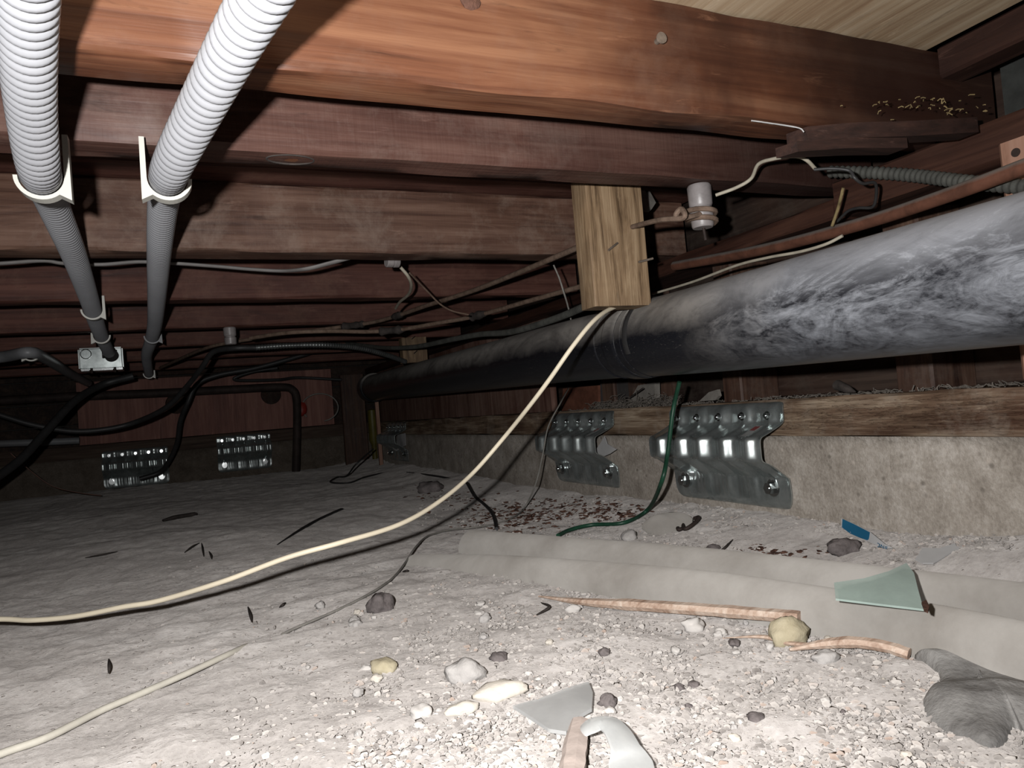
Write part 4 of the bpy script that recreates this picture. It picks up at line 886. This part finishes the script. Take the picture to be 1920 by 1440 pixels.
# ---------------------------------------------------------------- uncountable gravel, litter and fibres
def scatter(name, n, sample, size, mat, seed, flat=.7, parent=None, ztop=None):
    r = np.random.default_rng(seed); bm = bmesh.new(); bmesh.ops.create_icosphere(bm, subdivisions=1, radius=1.0)
    bv = np.array([v.co[:] for v in bm.verts]); bm.verts.index_update(); bf = np.array([[v.index for v in f.verts] for f in bm.faces]); bm.free()
    V = np.empty((n, 12, 3)); 
    for i in range(n):
        x, y, z = sample(r); s = size(r)
        q = bv*(1+r.uniform(-.4, .4, (12, 1)))*np.array([s*r.uniform(.7, 1.4), s*r.uniform(.6, 1.0), s*flat*r.uniform(.5, 1)])
        a = r.uniform(0, 6.28); ca, sa = math.cos(a), math.sin(a); b = r.uniform(-.5, .5); cb, sb = math.cos(b), math.sin(b)
        q = q@np.array([[1, 0, 0], [0, cb, -sb], [0, sb, cb]]); q = q@np.array([[ca, -sa, 0], [sa, ca, 0], [0, 0, 1]]); V[i] = q+np.array([x, y, z+s*.15])
    Fc = (bf[None]+12*np.arange(n)[:, None, None]).reshape(-1, 3); me = bpy.data.meshes.new(name)
    me.vertices.add(n*12); me.vertices.foreach_set('co', V.ravel()); me.loops.add(len(Fc)*3); me.loops.foreach_set('vertex_index', Fc.ravel().astype(np.int32))
    me.polygons.add(len(Fc)); me.polygons.foreach_set('loop_start', np.arange(0, len(Fc)*3, 3, dtype=np.int32)); me.polygons.foreach_set('loop_total', np.full(len(Fc), 3, np.int32)); me.update(calc_edges=True)
    me.materials.append(mat); o = bpy.data.objects.new(name, me); COL.objects.link(o)
    o['kind'] = 'stuff'; return o
def s_gravel(r):
    while True:
        px, py = r.uniform(250, 1960), r.uniform(1050, 1480)
        w = sstep(500, 1000, px+(py-1200)*.6)*.9+.10
        if py < 1030+(px-760)*.17: continue
        if noise.noise(Vector((px*.006, py*.011, 4)))*.5+.55 < r.uniform(0, 1): continue
        if r.uniform() < w:
            p = G(px, py); return p[0], p[1], p[2]
g_ = scatter('gravel', 24000, s_gravel, lambda r: .0005+.0028*r.uniform()**3.5, M['gravel'], 3); tag(g_, 'pale crushed gravel and grit spread over the near floor', 'gravel')
def s_base(r):
    while True:
        px, py = r.uniform(780, 1900), r.uniform(930, 1075); top = 995-.03*(px-1200)
        if py > 985+(px-880)*.105+10: continue
        if noise.noise(Vector((px*.012, py*.03, 9)))*.6+.4 < r.uniform(0, 1): continue
        p = G(px, py); 
        if p[0] < XW+.005: return p[0], p[1], p[2]
g2 = scatter('grit', 6000, s_base, lambda r: .0006+.003*r.uniform()**3, M['gravel'], 5); tag(g2, 'coarse grit at the foot of the right foundation wall', 'gravel')
def s_bark(r):
    ps = [(960, 968, 85, 26, .5), (1060, 955, 60, 22, .2), (1470, 1030, 70, 12, .15), (840, 930, 60, 18, .1), (1160, 960, 50, 16, .12)]
    while True:
        k = r.choice(len(ps), p=np.array([q[4] for q in ps])/sum(q[4] for q in ps)); q = ps[k]
        p = G(q[0]+r.normal()*q[2]*.6, q[1]+r.normal()*q[3]*.6)
        if p[0] < XW: return p[0], p[1], p[2]
g3 = scatter('bark_litter', 1300, s_bark, lambda r: .0012+.0055*r.uniform()**2, M['bark'], 8, .35); tag(g3, 'dark red-brown bark and wood litter between wall and grey pipe', 'litter')
def s_saw(r):
    p = onZ(r.normal(1760, 70), r.normal(205, 14), HC+.001); x = min(max(p[0], .56), .75); return x, min(max(p[1], .47), .521), HC+.001+abs(r.normal()*.012)
def fibres(name, n, sample, length, rad, mat, seed, label, cat):
    r = np.random.default_rng(seed); geos = []
    for _ in range(n):
        p = np.array(sample(r)); d = r.normal(size=3); d[2] *= .35; d /= np.linalg.norm(d); L = length*r.uniform(.4, 1.3); b = r.normal(size=3)*L*.15; b[2] = abs(b[2])
        geos.append(tube_geo([p-d*L/2, p+b, p+d*L/2], rad, 4, True))
    v, f = merge(*geos); o = mesh_obj(name, v, f, mat, None, False); o['kind'] = 'stuff'; return tag(o, label, cat)
fibres('straw_bits', 45, s_saw, .0045, .0005, M['straw'], 2, 'yellow straw and wood shavings caught at the dark joist end', 'shavings')
def s_nest(r):
    p = onX(r.uniform(1105, 1245), 765, XW+.02); return XW+.012+r.uniform(0, .05), p[1], -.02+abs(r.normal())*.008
fibres('nest_fibre', 420, s_nest, .022, .0005, M['fibre'], 3, 'grey nest of fibres piled on the mud sill beside the green wire', 'nest')
def s_sd(r):
    y = r.uniform(.45, 1.5); return XW+.008+r.uniform(0, .09), y, -.0205
fibres('sill_debris', 500, s_sd, .012, .0007, M['fibre'], 6, 'thin grey debris scattered along the top of the right mud sill', 'debris')
def s_spl(r):
    y = r.uniform(.42, .80); return XW-.0012, y, -.045+r.normal()*.012
r_ = np.random.default_rng(4); geos = []
for _ in range(420):
    p = np.array(s_spl(r_)); L = r_.uniform(.004, .016)
    if p[2] > -.024 or p[2] < -.07: continue
    geos.append(tube_geo([p-np.array([-.001, L, 0]), p+np.array([-.0008, 0, r_.normal()*.0006]), p+np.array([.001, L, r_.normal()*.001])], .0005, 4))
v, f = merge(*geos); o = mesh_obj('torn_fibres', v, f, M['sill'], None, False); in_parent(o, sill); o['kind'] = 'stuff'

# odds and ends on and behind the sill
def chunk(name, px, X, thick, mat, label, cat):
    o = slab(name, [onX(x, y, X) for x, y in px], thick, mat, up=(-1, 0, 0), warp=.001); rebase(o); return tag(o, label, cat)
chunk('brick_fragment', [(1062, 771), (1064, 728), (1130, 722), (1131, 757), (1110, 768)], XW+.062, .012, M['brick'], 'reddish brick piece behind the nest of fibres', 'brick')
chunk('slate_slab', [(1133, 762), (1133, 718), (1200, 712), (1190, 742)], XW+.066, .01, M['slate'], 'dark grey slab leaning behind the nest of fibres', 'slab')
chunk('plaster_chunk', [(1186, 756), (1206, 722), (1237, 716), (1238, 750), (1215, 757)], XW+.060, .012, M['plaster'], 'pale plaster chunk beside the brown cripple stud', 'plaster')
wire('wood_sliver', [onX(1163, 758, XW+.04), onX(1185, 743, XW+.03), onX(1206, 728, XW+.02)], .0018, M['twig'], 'black sliver leaning over the nest of fibres', 'sliver', 6)
chunk('plaster_chunk', [(1316, 752), (1334, 735), (1350, 730), (1353, 742), (1346, 750)], XW+.03, .006, M['plaster'], 'small pale plaster flake on the sill above the red sticker', 'plaster')
P = [onX(1570, 722, XW+.02), onX(1585, 728, XW+.015), onX(1604, 735, XW+.015)]; o = mesh_obj('curled_leaf', *tube_geo(catmull(P, 6), [.007, .0068, .0066, .0064, .0062, .006, .0058, .0056, .005, .004, .003, .002, .001], 12, False), M['twig']); tag(rebase(o), 'dark curled leaf lying on the mud sill under the black pipe', 'leaf')
chunk('plaster_chunk', [(1205, 395), (1207, 356), (1218, 358), (1230, 380), (1222, 392), (1216, 398)], .70, .008, M['plaster'], 'small white plaster blob beside the pine block', 'plaster')

wire('cobweb_strand', [onZ(1408, 225, HC-.001), onZ(1440, 229, HC-.002), onZ(1475, 234, HC-.003), onZ(1500, 239, HC-.006), onZ(1508, 246, HC-.010)], .0007, M['paper'], 'whitish cobweb strand clinging under the joist beside the shim block', 'cobweb', 6, .001)
